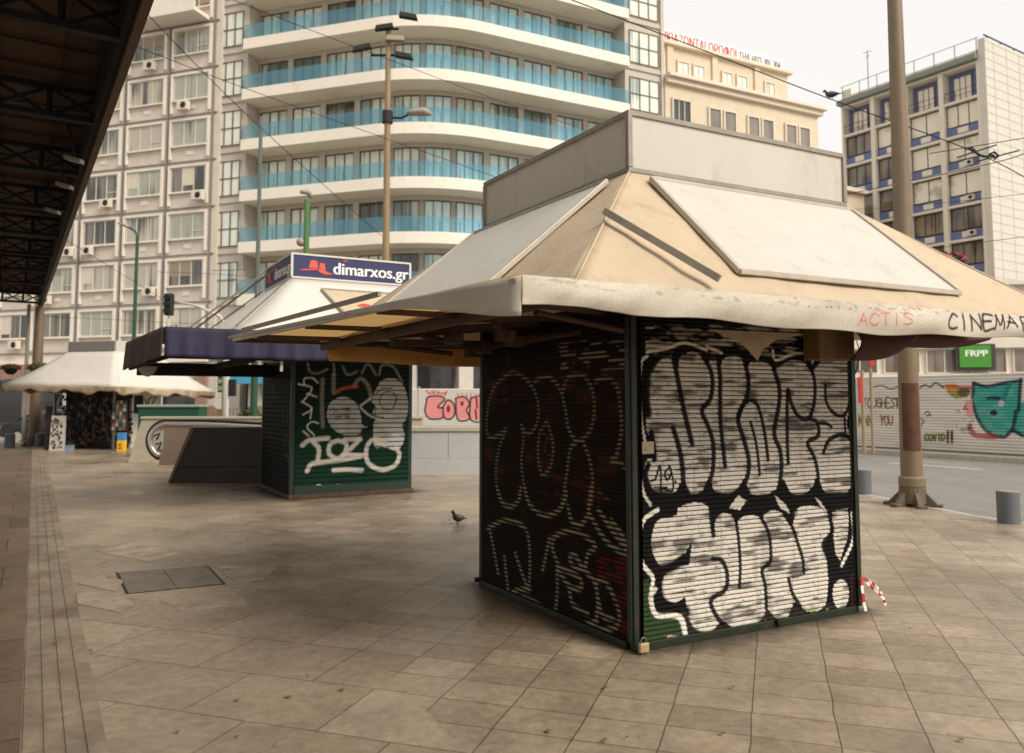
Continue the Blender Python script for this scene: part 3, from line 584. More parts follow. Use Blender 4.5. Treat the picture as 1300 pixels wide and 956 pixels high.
rf = mb.build('roof_canvas', M_cream, k1, smooth=True, auto=.3, solid=.006)
mb = MB()      # seams along hips
for i in (0, 1, 3):
    a, b = Vector(T[i]), Vector(Ec[i]); mb.path([a.lerp(b, t)+Vector((0, 0, .004)) for t in np.linspace(0, 1, 9)], .008, 6)
split_build(mb, 'hip_seam', M_cream, rf, smooth=True)
def on_front(a, z, h=0.):   # point on the front slope plane at height z
    t = (SZ0-.01-z)/(SZ0-.01-EZ); b = SB0+(EB0-SB0)*t; return K.p(a, b-h*.6, z+h)
def on_left(b, z, h=0.):
    t = (SZ0-.01-z)/(SZ0-.01-EZ); a = SA0+(EA0-SA0)*t; return K.p(a-h*.6, b, z+h)
for fn, nm in ((on_front, 0), (on_left, 1)):
    c0, c1, zt, zb = (.10, 2.02, 3.03, 2.29) if nm == 0 else (.10, 2.05, 3.03, 2.25)
    pts = [(c0, zt), (c1, zt), (c1+.0, zb), (c0-.06, zb)]
    mb = MB(); mb.hexa([fn(c, z, .022) for c, z in pts], [fn(c, z, .032) for c, z in pts]); pn = mb.build('advert_panel', M_white, k1)
    mb = MB()
    for i in range(4):
        p, q = pts[i], pts[(i+1) % 4]; mb.bar(fn(*p, .03), fn(*q, .03), .03, .035)
    mb.build('frame', mat('pale_frame', (186, 176, 160), .5, .2, (10, .15)), pn, bevel=.005)
mb = MB(); mb.bar(K.p(-.62, -.58, 2.66), K.p(-.26, -1.085, 2.235), .04, .04); mb.build('loose_strut', M_alu, k1, bevel=.003)
# left flap: flat raised awning with its frame
E0 = K.p(-1.43, -1.03, 2.16); W0 = K.p(-1.9, 3.2, 2.135)
mb = MB(); I0 = K.p(-1.02, -.95, 2.165); I1 = K.p(-1.1, 3.2, 2.14)
mb.grid(lambda u, v: tuple(Vector(E0).lerp(Vector(W0), v).lerp(Vector(I0).lerp(Vector(I1), v), u)+Vector((0, 0, .02+.008*math.sin(v*21)*math.sin(u*3)))), 6, 24)
mb.build('side_awning', M_liner, k1, smooth=True, solid=.004)
mb = MB(); mb.bar(Vector(E0)+Vector((0, 0, -.01)), W0, .025, .03); mb.build('awning_rail', mat('pale_rail', (186, 176, 160), .45, .3, (12, .2)), k1, bevel=.006)
mb = MB(); mb.bar(Vector(I0)-Vector((0, 0, .04)), Vector(I1)-Vector((0, 0, .04)), .05, .07)
for px_, py_ in ((560, 374), (471, 392), (388, 411), (341, 424)):
    b = K.px(px_, py_, 2.15)[1]; t = (b+1.03)/4.23; o = Vector(E0).lerp(Vector(W0), t); i = Vector(I0).lerp(Vector(I1), t); mb.bar(o-Vector((0, 0, .015)), i-Vector((0, 0, .015)), .035, .035)
mb.bar(W0, I1, .03, .04)
for b in (-.55, .35, 1.25, 2.1): mb.bar(K.p(-1.02, b, 2.11), K.p(0, b*.5+.55, 2.2), .03, .04)
mb.bar(K.p(-1.03, EB0+.04, 2.1), K.p(3.2, EB0+.04, 2.1), .04, .04); mb.bar(K.p(-1.05, 2.4, 2.08), K.p(2.8, 2.4, 2.1), .05, .05); mb.bar(K.p(-1.0, 1.7, 2.05), K.p(0, 1.9, 2.08), .06, .05)
for a in (0., 1., 2.04, 2.9): mb.bar(K.p(a, EB0+.04, 2.1), K.p(min(a, 2.04), 0, 2.19), .035, .035)
mb.build('awning_frame', mat('brown_frame', (70, 50, 34), .7, .2, (9, .3)), k1)
mb = MB()      # folding arms and old brackets under the left side
for (p, q, r) in (((-.9, .2, 2.08), (-.35, .9, 2.02), .022), ((-.35, .9, 2.02), (-.05, .5, 2.08), .02), ((-.95, 1.2, 2.07), (-.3, 1.5, 2.0), .022), ((-.3, 1.5, 2.0), (-.05, 1.1, 2.1), .02), ((-.98, 2.1, 2.06), (-.3, 2.1, 2.0), .022), ((-.9, -.3, 2.1), (-.15, -.1, 2.04), .018)): mb.tube(K.p(*p), K.p(*q), r)
for p in ((-.35, .9, 1.99), (-.3, 1.5, 1.97), (-.6, .6, 2.0), (-.2, 1.9, 1.96), (-.75, 1.1, 2.01)): mb.fbox(K, p[0]-.05, p[0]+.05, p[1]-.06, p[1]+.06, p[2], p[2]+.07)
split_build(mb, 'folding_arm', mat('old_bracket', (64, 40, 24), .7, .2, (9, .4)), k1)
mb = MB()      # dangling wires
for a, b, dx in ((-.32, 1.5, .05), (-.12, 1.4, -.08)): mb.path([K.p(a+dx*math.sin(t*3), b, 2.0-.33*t) for t in np.linspace(0, 1, 7)], .004, 5)
mb.path([K.p(2.0+.03*math.sin(t*4), -.12, 2.05-.25*t) for t in np.linspace(0, 1, 7)], .004, 5)
split_build(mb, 'loose_wire', M_black, k1)
# far hanging board under the flap
mb = MB(); mb.grid(lambda u, v: K.p(-1.08+u*1.9, 3.16-.10*v, 2.125-(.16+.04*u)*v+.006*math.sin(u*9)), 16, 4)
mb.build('hanging_board', mat('ochre_board', (206, 156, 88), .8, 0, (4, .15), ((120, 78, 36), 5, .55, .75)), k1, smooth=True, solid=.02)
# bent grey rail lying on the roof edge at the left
p = [K.p(*K.px(482, 373, 2.26), 2.26), K.p(*K.px(308, 419, 2.2), 2.2)]
mb = MB(); mb.bar(p[0], p[1], .025, .03); mb.build('loose_rail', M_alu, k1)
# valances
def valance(P0, P1, zt, zb, nrm, nu, fn, paint, name, parent, m, lab=None):
    mb = MB(); a = Vector(P0); b = Vector(P1)
    mb.grid(lambda u, v: tuple(a.lerp(b, u)+Vector((nrm[0], nrm[1], 0))*fn(u, v)[0]+Vector((0, 0, (zt+(zb-zt)*v)+fn(u, v)[1]*v))), nu, 8)
    return mb.build(name, m, parent, smooth=True, solid=.005)
def vf(u, v): return (.012+.018*math.sin(v*pi)*(1+.6*math.sin(u*23))+(.05*math.exp(-(u*14)**2))*v, .012*math.sin(u*9)+.02*math.exp(-((u-.0)*12)**2))
def paint_val(c):
    n = vnoise(c.A, c.Z, (1.6, 12), 9); c.c *= (.78+.34*n)[..., None]
    c.mask = np.clip((vnoise(c.A, c.Z, (18, 60), 19)-.62)*9, 0, 1); c.use(lambda x, y: (x, y), 1)
    c.fill([(-.1, 2.12), (5, 2.12), (5, 2.2), (-.1, 2.2)], (96, 80, 64), .4, sm=False); c.mask[:] = 1
    T = lambda x, y: (lambda q: (q[0]+1.43, q[1]))(K.face_px(940+x/3.611, 200+y/3.611, EB0-.03, 'v'))
    c.use(T, .0014)
    c.text('ACTIS', 540, 712, 38, 50, 7, (196, 70, 70), .7, gap=.35, jit=.06)
    c.text('CINEMA', 955, 722, 44, 66, 13, (26, 24, 24), .92, gap=.2, jit=.08); c.text('ET', 1290, 735, 44, 66, 13, (26, 24, 24), .9, gap=.2)
    for k in range(14): 
        x = 300+random.random()*900; c.stroke([(x, 670+x*.03), (x+random.uniform(2, 9), 674+x*.03)], 5, (40, 30, 26), .8)
def corr_free(name, P0, d, nrm, width, z0, z1, nu, nz, disp, painter, parent, m, base, lowfn=None):
    a = np.linspace(0, width, nu); zs = np.linspace(z0, z1, nz); cv = Canvas(a, zs, base); cv.ph = cv.A*0+.5; painter(cv)
    v = (z1-cv.Z)/(z1-z0); off, dz = disp(cv.A, v); X = P0[0]+cv.A*d[0]+off*nrm[0]; Y = P0[1]+cv.A*d[1]+off*nrm[1]; Zz = cv.Z+dz
    o0 = Vector(root_of(parent).location); Vv = np.stack([X-o0.x, Y-o0.y, Zz], -1).reshape(-1, 3)
    me = D.meshes.new(name); me.from_pydata(Vv.tolist(), [], [(j*nu+i, j*nu+i+1, (j+1)*nu+i+1, (j+1)*nu+i) for j in range(nz-1) for i in range(nu-1)])
    for p in me.polygons: p.use_smooth = True
    ca = me.color_attributes.new('Col', 'FLOAT_COLOR', 'POINT'); c4 = np.concatenate([cv.c, np.ones(cv.c.shape[:2]+(1,))], -1); ca.data.foreach_set('color', np.clip(c4, 0, 1).ravel().astype(np.float32))
    me.materials.append(m); o = D.objects.new(name, me); COL.objects.link(o); o.parent = parent
    md = o.modifiers.new('Solidify', 'SOLIDIFY'); md.thickness = .004; md.offset = 0; return o
def dval(a, v):
    off = (.01+.02*np.sin(v*pi)*(1+.5*np.sin(a*5.2))+.010*np.sin(a*31+v*4)*np.exp(-a*1.1))*(1-np.exp(-a*6))+.006*np.sin(a*11+v*3)
    dz = (.012*np.sin(a*2.1)+.03*np.exp(-(a*1.8)**2)+.008*np.sin(a*7))*v; return off, dz
corr_free('valance', K.p(-1.43, EB0-.005), v1, nv_, 4.75, 2.005, 2.172, 620, 30, dval, paint_val, k1, painted('painted_canvas', .8, .08), (198, 188, 172))['label'] = 'grimy pale canvas valance with red and black scrawled letters'
VW0 = Vector(K.p(-1.432, EB0-.003, 2.172)); VW1 = Vector(W0)+Vector((nu_[0]*.03, nu_[1]*.03, .03))
mb = MB(); mb.grid(lambda u, v: tuple(VW0.lerp(VW1, u)+Vector((nu_[0], nu_[1], 0))*(.012*math.sin(u*40)*v*max(0, 1-u*2)+.02*min(1, u*8))+Vector((0, 0, -(.022+.165*math.exp(-(u*5.2)**1.6))*v))), 60, 6); mb.build('valance', mat('pale_canvas_valance', (206, 197, 182), .8, 0, (7, .1), ((150, 130, 106), 5, .6, .8)), k1, smooth=True, solid=.004)
# torn triangular flap, brown box, maroon sagging cloths
tri = [K.face_px(*p, -.62, 'v') for p in ((900, 418), (1022, 424), (985, 432), (968, 444), (962, 458), (952, 446), (938, 433))]
mb = MB(); mb.hexa([K.p(a, -.62, z) for a, z in tri], [K.p(a, -.615, z) for a, z in tri]); mb.build('torn_flap', mat('torn_canvas', (150, 130, 100), .85, 0, (12, .2)), k1)
mb = MB(); q0 = K.face_px(1040, 420, -.2, 'v'); q1 = K.face_px(1085, 458, -.2, 'v'); mb.fbox(K, q0[0], q1[0], -.2, -.05, q1[1], q0[1]+.05)
mb.build('awning_box', mat('brown_box', (104, 78, 46), .75, 0, (8, .3), ((60, 40, 22), 7, .5, .7), stretch=(1, 1, .2)), k1, bevel=.008)
M_maroon = mat('maroon_cloth', (64, 28, 20), .85, 0, (6, .25))
for (xa, xb, ya, yb, yc, bb) in ((1078, 1150, 418, 457, 440, -.3), (1144, 1243, 424, 440, 436, -.1)):
    a0, zt = K.face_px(xa, ya, bb, 'v'); a1, _ = K.face_px(xb, ya, bb, 'v'); zb0 = K.face_px(xa, yb, bb, 'v')[1]; zb1 = K.face_px(xb, yc, bb, 'v')[1]
    mb = MB(); mb.grid(lambda u, v: K.p(a0+(a1-a0)*u, bb-.1*math.sin(v*pi), zt+.03+((zb0+(zb1-zb0)*(u**3))-zt-.03)*v*(1-.12*max(0, u-.85)/.15)), 14, 8)
    mb.build('sagging_cloth', M_maroon, k1, smooth=True, solid=.01)

# red and white tape
tp = MB()
M_tr = mat('red_tape', (186, 44, 40), .5); M_tw = mat('white_tape', (226, 220, 212), .5)
tape = empty('barrier_tape', (*K.p(WV+.05, -.05)[:2], 0), 'crumpled red and white barrier tape tied at the foot of the kiosk corner', 'barrier tape')
def ribbon(pts, wd, n, nm):
    P = [Vector(p) for p in smooth([tuple(p) for p in pts], 6)]; segs = [MB(), MB()]
    for i in range(len(P)-1):
        h = Vector((0, 0, wd/2)) if (P[i+1]-P[i]).z**2 < .5*(P[i+1]-P[i]).length_squared else Vector((wd/2*v1[0], wd/2*v1[1], 0))
        tw = Vector((math.sin(i*1.3)*.014, math.cos(i)*.012, 0)); segs[(i//3) % 2].quad(P[i]-h, P[i+1]-h+tw*.3, P[i+1]+h+tw*.3, P[i]+h)
    split_build(segs[1], 'tape_strand', M_tw, tape, solid=.0015); split_build(segs[0], 'red_stripe', M_tr, tape, solid=.0015)
ribbon([K.p(WV+.02, -.04, .26), K.p(WV+.06, -.06, .2), K.p(WV+.12, -.08, .15), K.p(WV+.17, -.09, .09), K.p(WV+.2, -.08, .04)], .028, 5, 0)
ribbon([K.p(WV+.02, -.04, .25), K.p(WV+.08, -.06, .22), K.p(WV+.15, -.06, .17), K.p(WV+.2, -.05, .12)], .024, 5, 1)
ribbon([K.p(WV-.02, -.05, .27), K.p(WV-.015, -.055, .15), K.p(WV+.0, -.06, .02)], .028, 5, 2)

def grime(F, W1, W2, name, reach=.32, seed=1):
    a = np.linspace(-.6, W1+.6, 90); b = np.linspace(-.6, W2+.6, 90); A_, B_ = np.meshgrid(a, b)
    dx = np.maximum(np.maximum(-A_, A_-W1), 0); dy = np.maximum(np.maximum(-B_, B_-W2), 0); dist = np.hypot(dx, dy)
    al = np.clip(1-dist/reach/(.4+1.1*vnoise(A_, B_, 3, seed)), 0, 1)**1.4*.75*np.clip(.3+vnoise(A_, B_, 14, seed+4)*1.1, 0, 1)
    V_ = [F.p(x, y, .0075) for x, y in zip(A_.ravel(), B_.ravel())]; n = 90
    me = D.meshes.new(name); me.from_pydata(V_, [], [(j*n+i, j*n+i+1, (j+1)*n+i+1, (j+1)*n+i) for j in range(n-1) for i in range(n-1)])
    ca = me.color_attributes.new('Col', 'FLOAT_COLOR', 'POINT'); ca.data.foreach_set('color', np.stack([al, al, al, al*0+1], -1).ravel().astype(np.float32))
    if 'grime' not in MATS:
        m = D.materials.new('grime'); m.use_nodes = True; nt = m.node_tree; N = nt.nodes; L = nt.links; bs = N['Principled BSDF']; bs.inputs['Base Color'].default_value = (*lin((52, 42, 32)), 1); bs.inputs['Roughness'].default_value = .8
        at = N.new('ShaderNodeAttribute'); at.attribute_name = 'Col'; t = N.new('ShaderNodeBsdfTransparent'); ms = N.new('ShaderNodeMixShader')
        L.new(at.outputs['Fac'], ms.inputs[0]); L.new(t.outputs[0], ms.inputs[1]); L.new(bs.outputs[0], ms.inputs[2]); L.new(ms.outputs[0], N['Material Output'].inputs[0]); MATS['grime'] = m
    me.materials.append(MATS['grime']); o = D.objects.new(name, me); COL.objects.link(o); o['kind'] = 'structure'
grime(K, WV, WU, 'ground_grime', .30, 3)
# ---------------------------------------------------------------- kiosk 2 (blue awning)
U2 = direc(-29.5); V2 = (U2[1], -U2[0]); K2 = Frame((-3.59, 13.13), V2, U2)
k2 = empty('street_kiosk', (*K2.p(1.05, 1.05)[:2], 0), 'green kiosk with white roof, blue awning, rooftop sign and white spray tags', 'kiosk')
M_k2g = painted('sprayed_green_steel', .68)
def paint_k2(c):
    A_, Z = c.A, c.Z; n = vnoise(A_, Z, (5, 20), 4); c.c *= (.7+.6*n)[..., None]
    W = (206, 200, 188); B = (14, 14, 14); s = 5.033; c.use(crop(330, 450, s, 0, 'v', K2), .0136/s)
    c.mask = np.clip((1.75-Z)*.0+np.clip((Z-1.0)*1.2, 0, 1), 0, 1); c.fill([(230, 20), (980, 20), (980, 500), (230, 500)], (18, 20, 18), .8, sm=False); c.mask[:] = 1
    for p in ([(305, 60), (320, 110), (370, 120), (430, 95)], [(470, 60), (475, 130)], [(530, 80), (560, 130), (620, 110)], [(650, 120), (690, 60), (740, 130)], [(760, 130), (780, 70), (850, 80), (910, 180)]): c.stroke(p, 15, (130, 126, 118), .75)
    for p in ([(280, 190), (285, 155), (330, 150), (370, 180)], [(245, 190), (330, 215), (275, 300)], [(360, 270), (300, 250)], [(265, 300), (330, 345), (275, 385)], [(370, 440), (330, 430), (300, 465), (345, 515)], [(275, 490), (310, 520)], [(330, 345), (320, 410)]): c.stroke(p, 10, W, .85)
    for p in ([(400, 160), (395, 300), (400, 460)], [(470, 130), (470, 240)], [(600, 200), (640, 155), (690, 200), (710, 290)]): c.stroke(p, 22, (150, 146, 138), .6, .7)
    c.stroke([(470, 250), (540, 215), (620, 205)], 18, (190, 96, 50), .7, .6)
    c.stroke([(640, 330), (720, 270)], 14, W, .7); c.stroke([(640, 340), (700, 390), (780, 420)], 12, W, .7)
    # white balloon head shape (plain) and speech bubble
    c.mask = np.clip(.55+.6*n, 0, 1)*(c.ph > .1)
    c.fill([(735, 220), (770, 165), (830, 148), (890, 165), (930, 220), (950, 320), (935, 410), (915, 450), (925, 520), (900, 590), (850, 615), (790, 590), (730, 590), (725, 440), (760, 400), (720, 380), (735, 330), (710, 290)], (196, 192, 182), .85)
    c.ellipse(865, 560, 55, 50, (214, 208, 214), al=.8)
    c.fill([(425, 360), (440, 310), (500, 272), (570, 275), (625, 320), (650, 400), (655, 450), (700, 472), (650, 480), (650, 510), (590, 522), (500, 510), (440, 450)], (186, 184, 176), .9)
    c.mask[:] = 1
    c.stroke([(735, 225), (770, 168), (830, 148), (890, 165), (930, 220), (950, 320), (938, 410), (910, 450), (928, 520), (905, 590), (850, 618), (780, 575)], 8, B)
    c.stroke([(735, 225), (712, 300), (740, 340), (735, 390), (790, 405)], 6, B); c.stroke([(740, 250), (790, 215), (850, 220)], 6, B)
    c.stroke([(865, 295), (850, 340), (815, 353), (775, 330), (765, 290), (785, 250), (825, 238), (865, 260), (873, 300)], 6, B)
    c.stroke([(425, 360), (440, 310), (500, 272), (570, 275), (625, 320), (650, 400), (655, 440), (708, 472), (650, 480), (652, 500), (620, 518), (560, 522), (500, 505), (450, 465), (425, 410), (422, 360)], 8, B)
    c.text('DER', 448, 343, 36, 28, 3.4, B, gap=.3); c.text('DER', 448, 384, 36, 28, 3.4, B, gap=.3); c.stroke([(430, 380), (520, 378)], 5, (180, 90, 50), .6)
    c.mask = np.clip(.5+.8*n, 0, 1)
    for p in ([(270, 580), (310, 550), (380, 540), (435, 535)], [(340, 560), (375, 600), (370, 670)], [(300, 745), (330, 700), (420, 685), (520, 675), (640, 650)], [(500, 550), (450, 570), (440, 630), (490, 665), (540, 630), (550, 570), (500, 550)], [(540, 545), (640, 540)], [(630, 550), (560, 620), (530, 650)], [(530, 640), (670, 645)],
        [(800, 550), (720, 545), (680, 600), (690, 690), (770, 735), (860, 710), (890, 640), (870, 600)], [(470, 740), (560, 735), (650, 740)], [(740, 560), (800, 580)]): c.stroke(p, 27, (212, 204, 192), .92, .3)
    c.mask[:] = 1
    for x in (375, 500, 800): c.ellipse(x, 838, 18, 10, (176, 176, 160), al=.8)
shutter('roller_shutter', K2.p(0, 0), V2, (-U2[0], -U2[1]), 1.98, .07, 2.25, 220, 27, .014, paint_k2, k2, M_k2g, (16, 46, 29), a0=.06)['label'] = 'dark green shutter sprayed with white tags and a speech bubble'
def paint_k2l(c):
    n = vnoise(c.A, c.Z, (5, 14), 6); c.c *= (.6+.7*n)[..., None]; c.use(crop(330, 450, 5.033, 0, 'u', K2), .0028)
    for p in ([(70, 210), (90, 205), (95, 270), (75, 270)], [(150, 350), (160, 450)], [(175, 340), (180, 465)], [(190, 350), (205, 420), (190, 460)], [(160, 500), (165, 600)], [(180, 510), (200, 600)], [(165, 640), (200, 680)], [(200, 740), (205, 800)]): c.stroke(p, 7, (120, 116, 104), .7)
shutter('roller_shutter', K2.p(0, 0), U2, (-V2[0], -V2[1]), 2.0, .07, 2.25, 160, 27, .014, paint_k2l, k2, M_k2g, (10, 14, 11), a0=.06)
M_k2f = mat('dark_green_frame', (22, 44, 32), .5, 0, (8, .3), ((80, 50, 34), 7, .62, .75))
mb = MB()
for a, b in ((0, 0), (2.05, 0), (0, 2.07), (2.05, 2.07)): mb.fbox(K2, a-.015, a+.05, b-.015, b+.05, 0, 2.3)
split_build(mb, 'corner_post', M_k2f, k2, bevel=.004)
mb = MB(); mb.fbox(K2, .03, 2.05, .03, 2.1, .09, 2.3); mb.build('wall', M_dark, k2)
mb = MB(); mb.fbox(K2, -.03, 2.13, -.03, 2.15, 0, .07); mb.build('plinth', mat('rusty_plinth', (84, 62, 46), .8, 0, (9, .4)), k2, bevel=.004)
mb = MB(); mb.fbox(K2, .06, 2.04, -.02, .02, .07, .2); split_build(mb, 'bottom_rail', M_k2f, k2)
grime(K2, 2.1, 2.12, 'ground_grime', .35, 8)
# sign box
M_navy = mat('navy_sign', (38, 38, 84), .45, 0, (3, .08)); M_txt = mat('white_lettering', (236, 234, 226), .5); M_red = mat('coral_mark', (214, 82, 62), .5); M_trimw = mat('pale_trim', (205, 200, 188), .5)
a0, a1, b0, b1 = -.07, 2.0, -.1, 1.8; zb, zt_ = 3.61, 4.0
mb = MB(); mb.fbox(K2, a0, a1, b0, b1, zb, zt_); s2 = mb.build('sign_box', M_navy, k2)
mb = MB()
for z in (zb-.015, zt_-.015): 
    mb.fbox(K2, a0-.015, a1+.015, b0-.015, b0+.01, z, z+.03); mb.fbox(K2, a0-.015, a0+.01, b0+.011, b1, z, z+.03)
for a, b in ((a0, b0), (a1, b0), (a0, b1)): mb.fbox(K2, a-.018, a+.018, b-.018, b+.018, zb+.016, zt_-.016)
mb.build('trim', M_trimw, s2)
nf = (-U2[0], -U2[1]); nl = (-V2[0], -V2[1])
put_text('lettering', 'dimarxos.gr', K2.p(.62, b0, zb+.10), V2, .205, M_txt, s2, nrm=nf, width=1.34, bold=.014)
put_text('lettering', 'dimarxos.gr', K2.p(a0, b0+1.18, zb+.10), (-U2[0], -U2[1]), .205, M_txt, s2, nrm=nl, width=1.1, bold=.01)
def logo(org, d, nrm, s):
    mb = MB()
    def poly(pts): mb.hexa([(org[0]+x*s*d[0]+nrm[0]*.003, org[1]+x*s*d[1]+nrm[1]*.003, org[2]+y) for x, y in pts], [(org[0]+x*s*d[0]+nrm[0]*.009, org[1]+x*s*d[1]+nrm[1]*.009, org[2]+y) for x, y in pts])
    poly([(0, .03), (.12, .06), (.3, .075), (.3, .055), (.12, .035)]); poly([(.18, .08), (.2, .2), (.27, .22), (.32, .19), (.33, .08)]); poly([(.35, .085), (.36, .18), (.44, .17), (.46, .07)])
    poly([(.3, .07), (.42, .075), (.5, .03), (.6, .005), (.48, -.015), (.38, .01)]); mb.build('logo_mark', M_red, s2)
    mb = MB()
    for r in (.018, .036, .054): 
        c = [(.80+r*math.cos(t), .215+r*math.sin(t)) for t in np.linspace(.6, pi-.6, 8)]
        mb.path([(org[0]+x*s*d[0]+nrm[0]*.006, org[1]+x*s*d[1]+nrm[1]*.006, org[2]+y) for x, y in c], .006, 5)
    mb.build('wave_mark', M_red, s2)
logo(K2.p(.03, b0, zb+.09), V2, nf, 1.); logo(K2.p(a0, b0+1.8, zb+.09), (-U2[0], -U2[1]), nl, .7)
# roof + awnings
M_wroof = mat('white_roof_canvas', (206, 200, 188), .8, 0, (3, .05), ((180, 166, 142), 3, .62, .85))
M_blue = mat('blue_awning', (42, 37, 62), .75, 0, (5, .25), ((34, 30, 46), 3, .55, .75), (9, .3))
M_brn_shade = mat('shade_brown_awning', (84, 66, 54), .8, 0, (5, .2))  # left valance: shadow on that side put into its brown colour
M_bdark = mat('awning_soffit', (28, 20, 22), .9)
T2 = [K2.p(-.06, -.08, 3.6), K2.p(2.02, -.08, 3.6), K2.p(2.02, 2.1, 3.6), K2.p(-.06, 2.1, 3.6)]
E2 = [K2.p(-1.25, -1.9, 2.56), K2.p(3.0, -1.9, 2.56), K2.p(3.0, 3.1, 2.56), K2.p(-1.25, 3.1, 2.56)]
mb = MB()
for i in range(4): mb.grid(slope(T2[i], T2[(i+1) % 4], E2[i], E2[(i+1) % 4], .02, k=i), 12, 8)
mb.build('roof_canvas', M_wroof, k2, smooth=True, auto=.3, solid=.006)
mb = MB()
for i in (0, 3): mb.path([Vector(T2[i])+Vector((0, 0, .03)), Vector(E2[i])+Vector((0, 0, .05))], .012, 6); 
mb.bar(K2.p(-.1, 1.6, 3.95), K2.p(-1.5, 1.7, 2.75), .03, .03); mb.bar(K2.p(-.12, .3, 3.9), K2.p(-1.4, 2.6, 2.7), .025, .025)
mb.build('stay_rod', M_metal, k2)
pts = []
def on2(a, z, h): t = (3.6-z)/(3.6-2.56); return K2.p(a, -.08-1.82*t-h*.6, z+h)
P4 = [(.3, 3.35), (1.9, 3.35), (2.2, 2.8), (.45, 2.8)]
mb = MB(); mb.hexa([on2(a, z, .02) for a, z in P4], [on2(a, z, .03) for a, z in P4]); ap = mb.build('advert_panel', M_cream, k2)
mb = MB(); [mb.bar(on2(*P4[i], .03), on2(*P4[(i+1) % 4], .03), .03, .04) for i in range(4)]; mb.build('frame', M_alu, ap)
mb = MB()
for cx_, cz_, r_ in ((.85, 3.0, .05), (.85, 3.0, .09), (.85, 3.0, .13), (1.3, 3.12, .04), (1.3, 3.12, .08), (1.3, 3.12, .11)):
    mb.path([on2(cx_+r_*math.cos(t), cz_+r_*math.sin(t)*.6, .038) for t in np.linspace(.5, pi-.5, 8)], .013, 5)
mb.bar(on2(1.0, 3.0, .038), on2(1.6, 3.02, .038), .02, .02); mb.build('wave_mark', M_red, ap)
mb = MB(); mb.grid(lambda u, v: K2.p(-2.15+u*2.1, -1.93+v*(1.6+1.93), 2.55+.01*math.sin(v*9)), 8, 10); mb.build('side_awning', M_blue, k2, smooth=True, solid=.006)
def wave(u, s): return .03*math.sin(u*s)+.02*math.sin(u*s*2.7+1)+.03*abs(math.sin(u*s*.43))
mb = MB(); mb.grid(lambda u, v: K2.p(-2.15+u*4.6, -1.93-wave(u, 38)*(.4+v), 2.555-.4*v+.006*math.sin(u*30)*v), 120, 8); mb.build('valance', M_blue, k2, smooth=True, solid=.006)
mb = MB(); mb.grid(lambda u, v: K2.p(-2.15-.2*u-wave(u, 9)*v-.02, -1.93+u*3.5, 2.555-.40*v-.06*u*v), 30, 6); mb.build('valance', M_brn_shade, k2, smooth=True, solid=.006)
mb = MB()
mb.bar(K2.p(-2.1, -1.85, 2.17), K2.p(2.4, -1.85, 2.17), .05, .05); mb.bar(K2.p(-2.1, -1.85, 2.17), K2.p(-2.3, 1.5, 2.12), .05, .05); mb.bar(K2.p(-2.2, 1.5, 2.12), K2.p(0, 1.5, 2.12), .05, .22); mb.bar(K2.p(-1.0, -1.85, 2.17), K2.p(-1.0, 1.5, 2.17), .05, .1)
mb.bar(K2.p(-.4, -1.6, 2.3), K2.p(0, .2, 2.2), .04, .06)
mb.build('awning_frame', M_bdark, k2)
mb = MB(); mb.bar(K2.p(-.62, -1.84, 2.16), K2.p(-.62, -1.84, 2.0), .045, .03); split_build(mb, 'awning_stop', M_trimw, k2)
mb = MB(); mb.grid(lambda u, v: K2.p(-2.22+u*.30, 1.1, 2.15-.17*math.sin(u*pi)**.6*v), 12, 4); mb.build('torn_lining', mat('pale_lining', (170, 158, 140), .8, 0, (5, .3)), k2, solid=.006)

# ---------------------------------------------------------------- kiosk 3 (far left, open)
K3 = Frame(gz(143, 571), direc(16), direc(-74))   # a -> right face, b -> left face
k3 = empty('street_kiosk', (*K3.p(1., 1.)[:2], 0), 'distant open kiosk under a drooping white canopy crammed with goods', 'kiosk')
M_dk = mat('kiosk_interior', (22, 17, 14), .8, 0, (7, .4))
mb = MB(); mb.fbox(K3, .25, 2.1, .2, 2.2, 0, 2.3); mb.build('wall', M_dk, k3)
mb = MB(); mb.fbox(K3, .9, 2.3, .1, .19, 0.0, 2.05); mb.build('white_side_panel', M_white, k3)
mb = MB(); mb.fbox(K3, 1.0, 1.4, .07, .099, 1.15, 1.75); mb.build('hatch', M_dk, k3)
pts = lambda L_: [K3.p(1.5+x, .085, 1.35+y) for x, y in L_]
mb = MB()
for Ls in ([(.0, .3), (.12, .0), (.2, .32)], [(.25, .33), (.55, .36), (.3, .05), (.62, .04)]): mb.path(pts(Ls), .02, 5)
mb.build('spray_tag', M_black, k3)
T3 = [K3.p(.05, .05, 3.2), K3.p(2., .05, 3.2), K3.p(2., 2., 3.2), K3.p(.05, 2., 3.2)]
E3 = [K3.p(-1.15, -1.15, 2.02), K3.p(3.6, -1.15, 1.9), K3.p(3.6, 3.4, 2.1), K3.p(-1.15, 3.4, 2.1)]
mb = MB()
for i in range(4): mb.grid(slope(T3[i], T3[(i+1) % 4], E3[i], E3[(i+1) % 4], .12, k=i), 12, 8)
mb.build('roof_canvas', M_wroof, k3, smooth=True, auto=.25, solid=.006)
mb = MB()
for i in range(4):
    a, b = Vector(E3[i]), Vector(E3[(i+1) % 4]); mb.grid(lambda u, v: tuple(a.lerp(b, u)-Vector((0, 0, (.2+.06*math.sin(u*19)+.03*math.sin(u*43))*v))), 40, 3)
mb.build('valance', mat('stained_valance', (180, 160, 132), .85, 0, (2, .2), ((110, 84, 58), 1.2, .45, .65)), k3, smooth=True, solid=.006)
mb = MB(); mb.fbox(K3, .05, 2., .05, 2., 3.2, 3.55); s3 = mb.build('sign_box', M_white, k3)
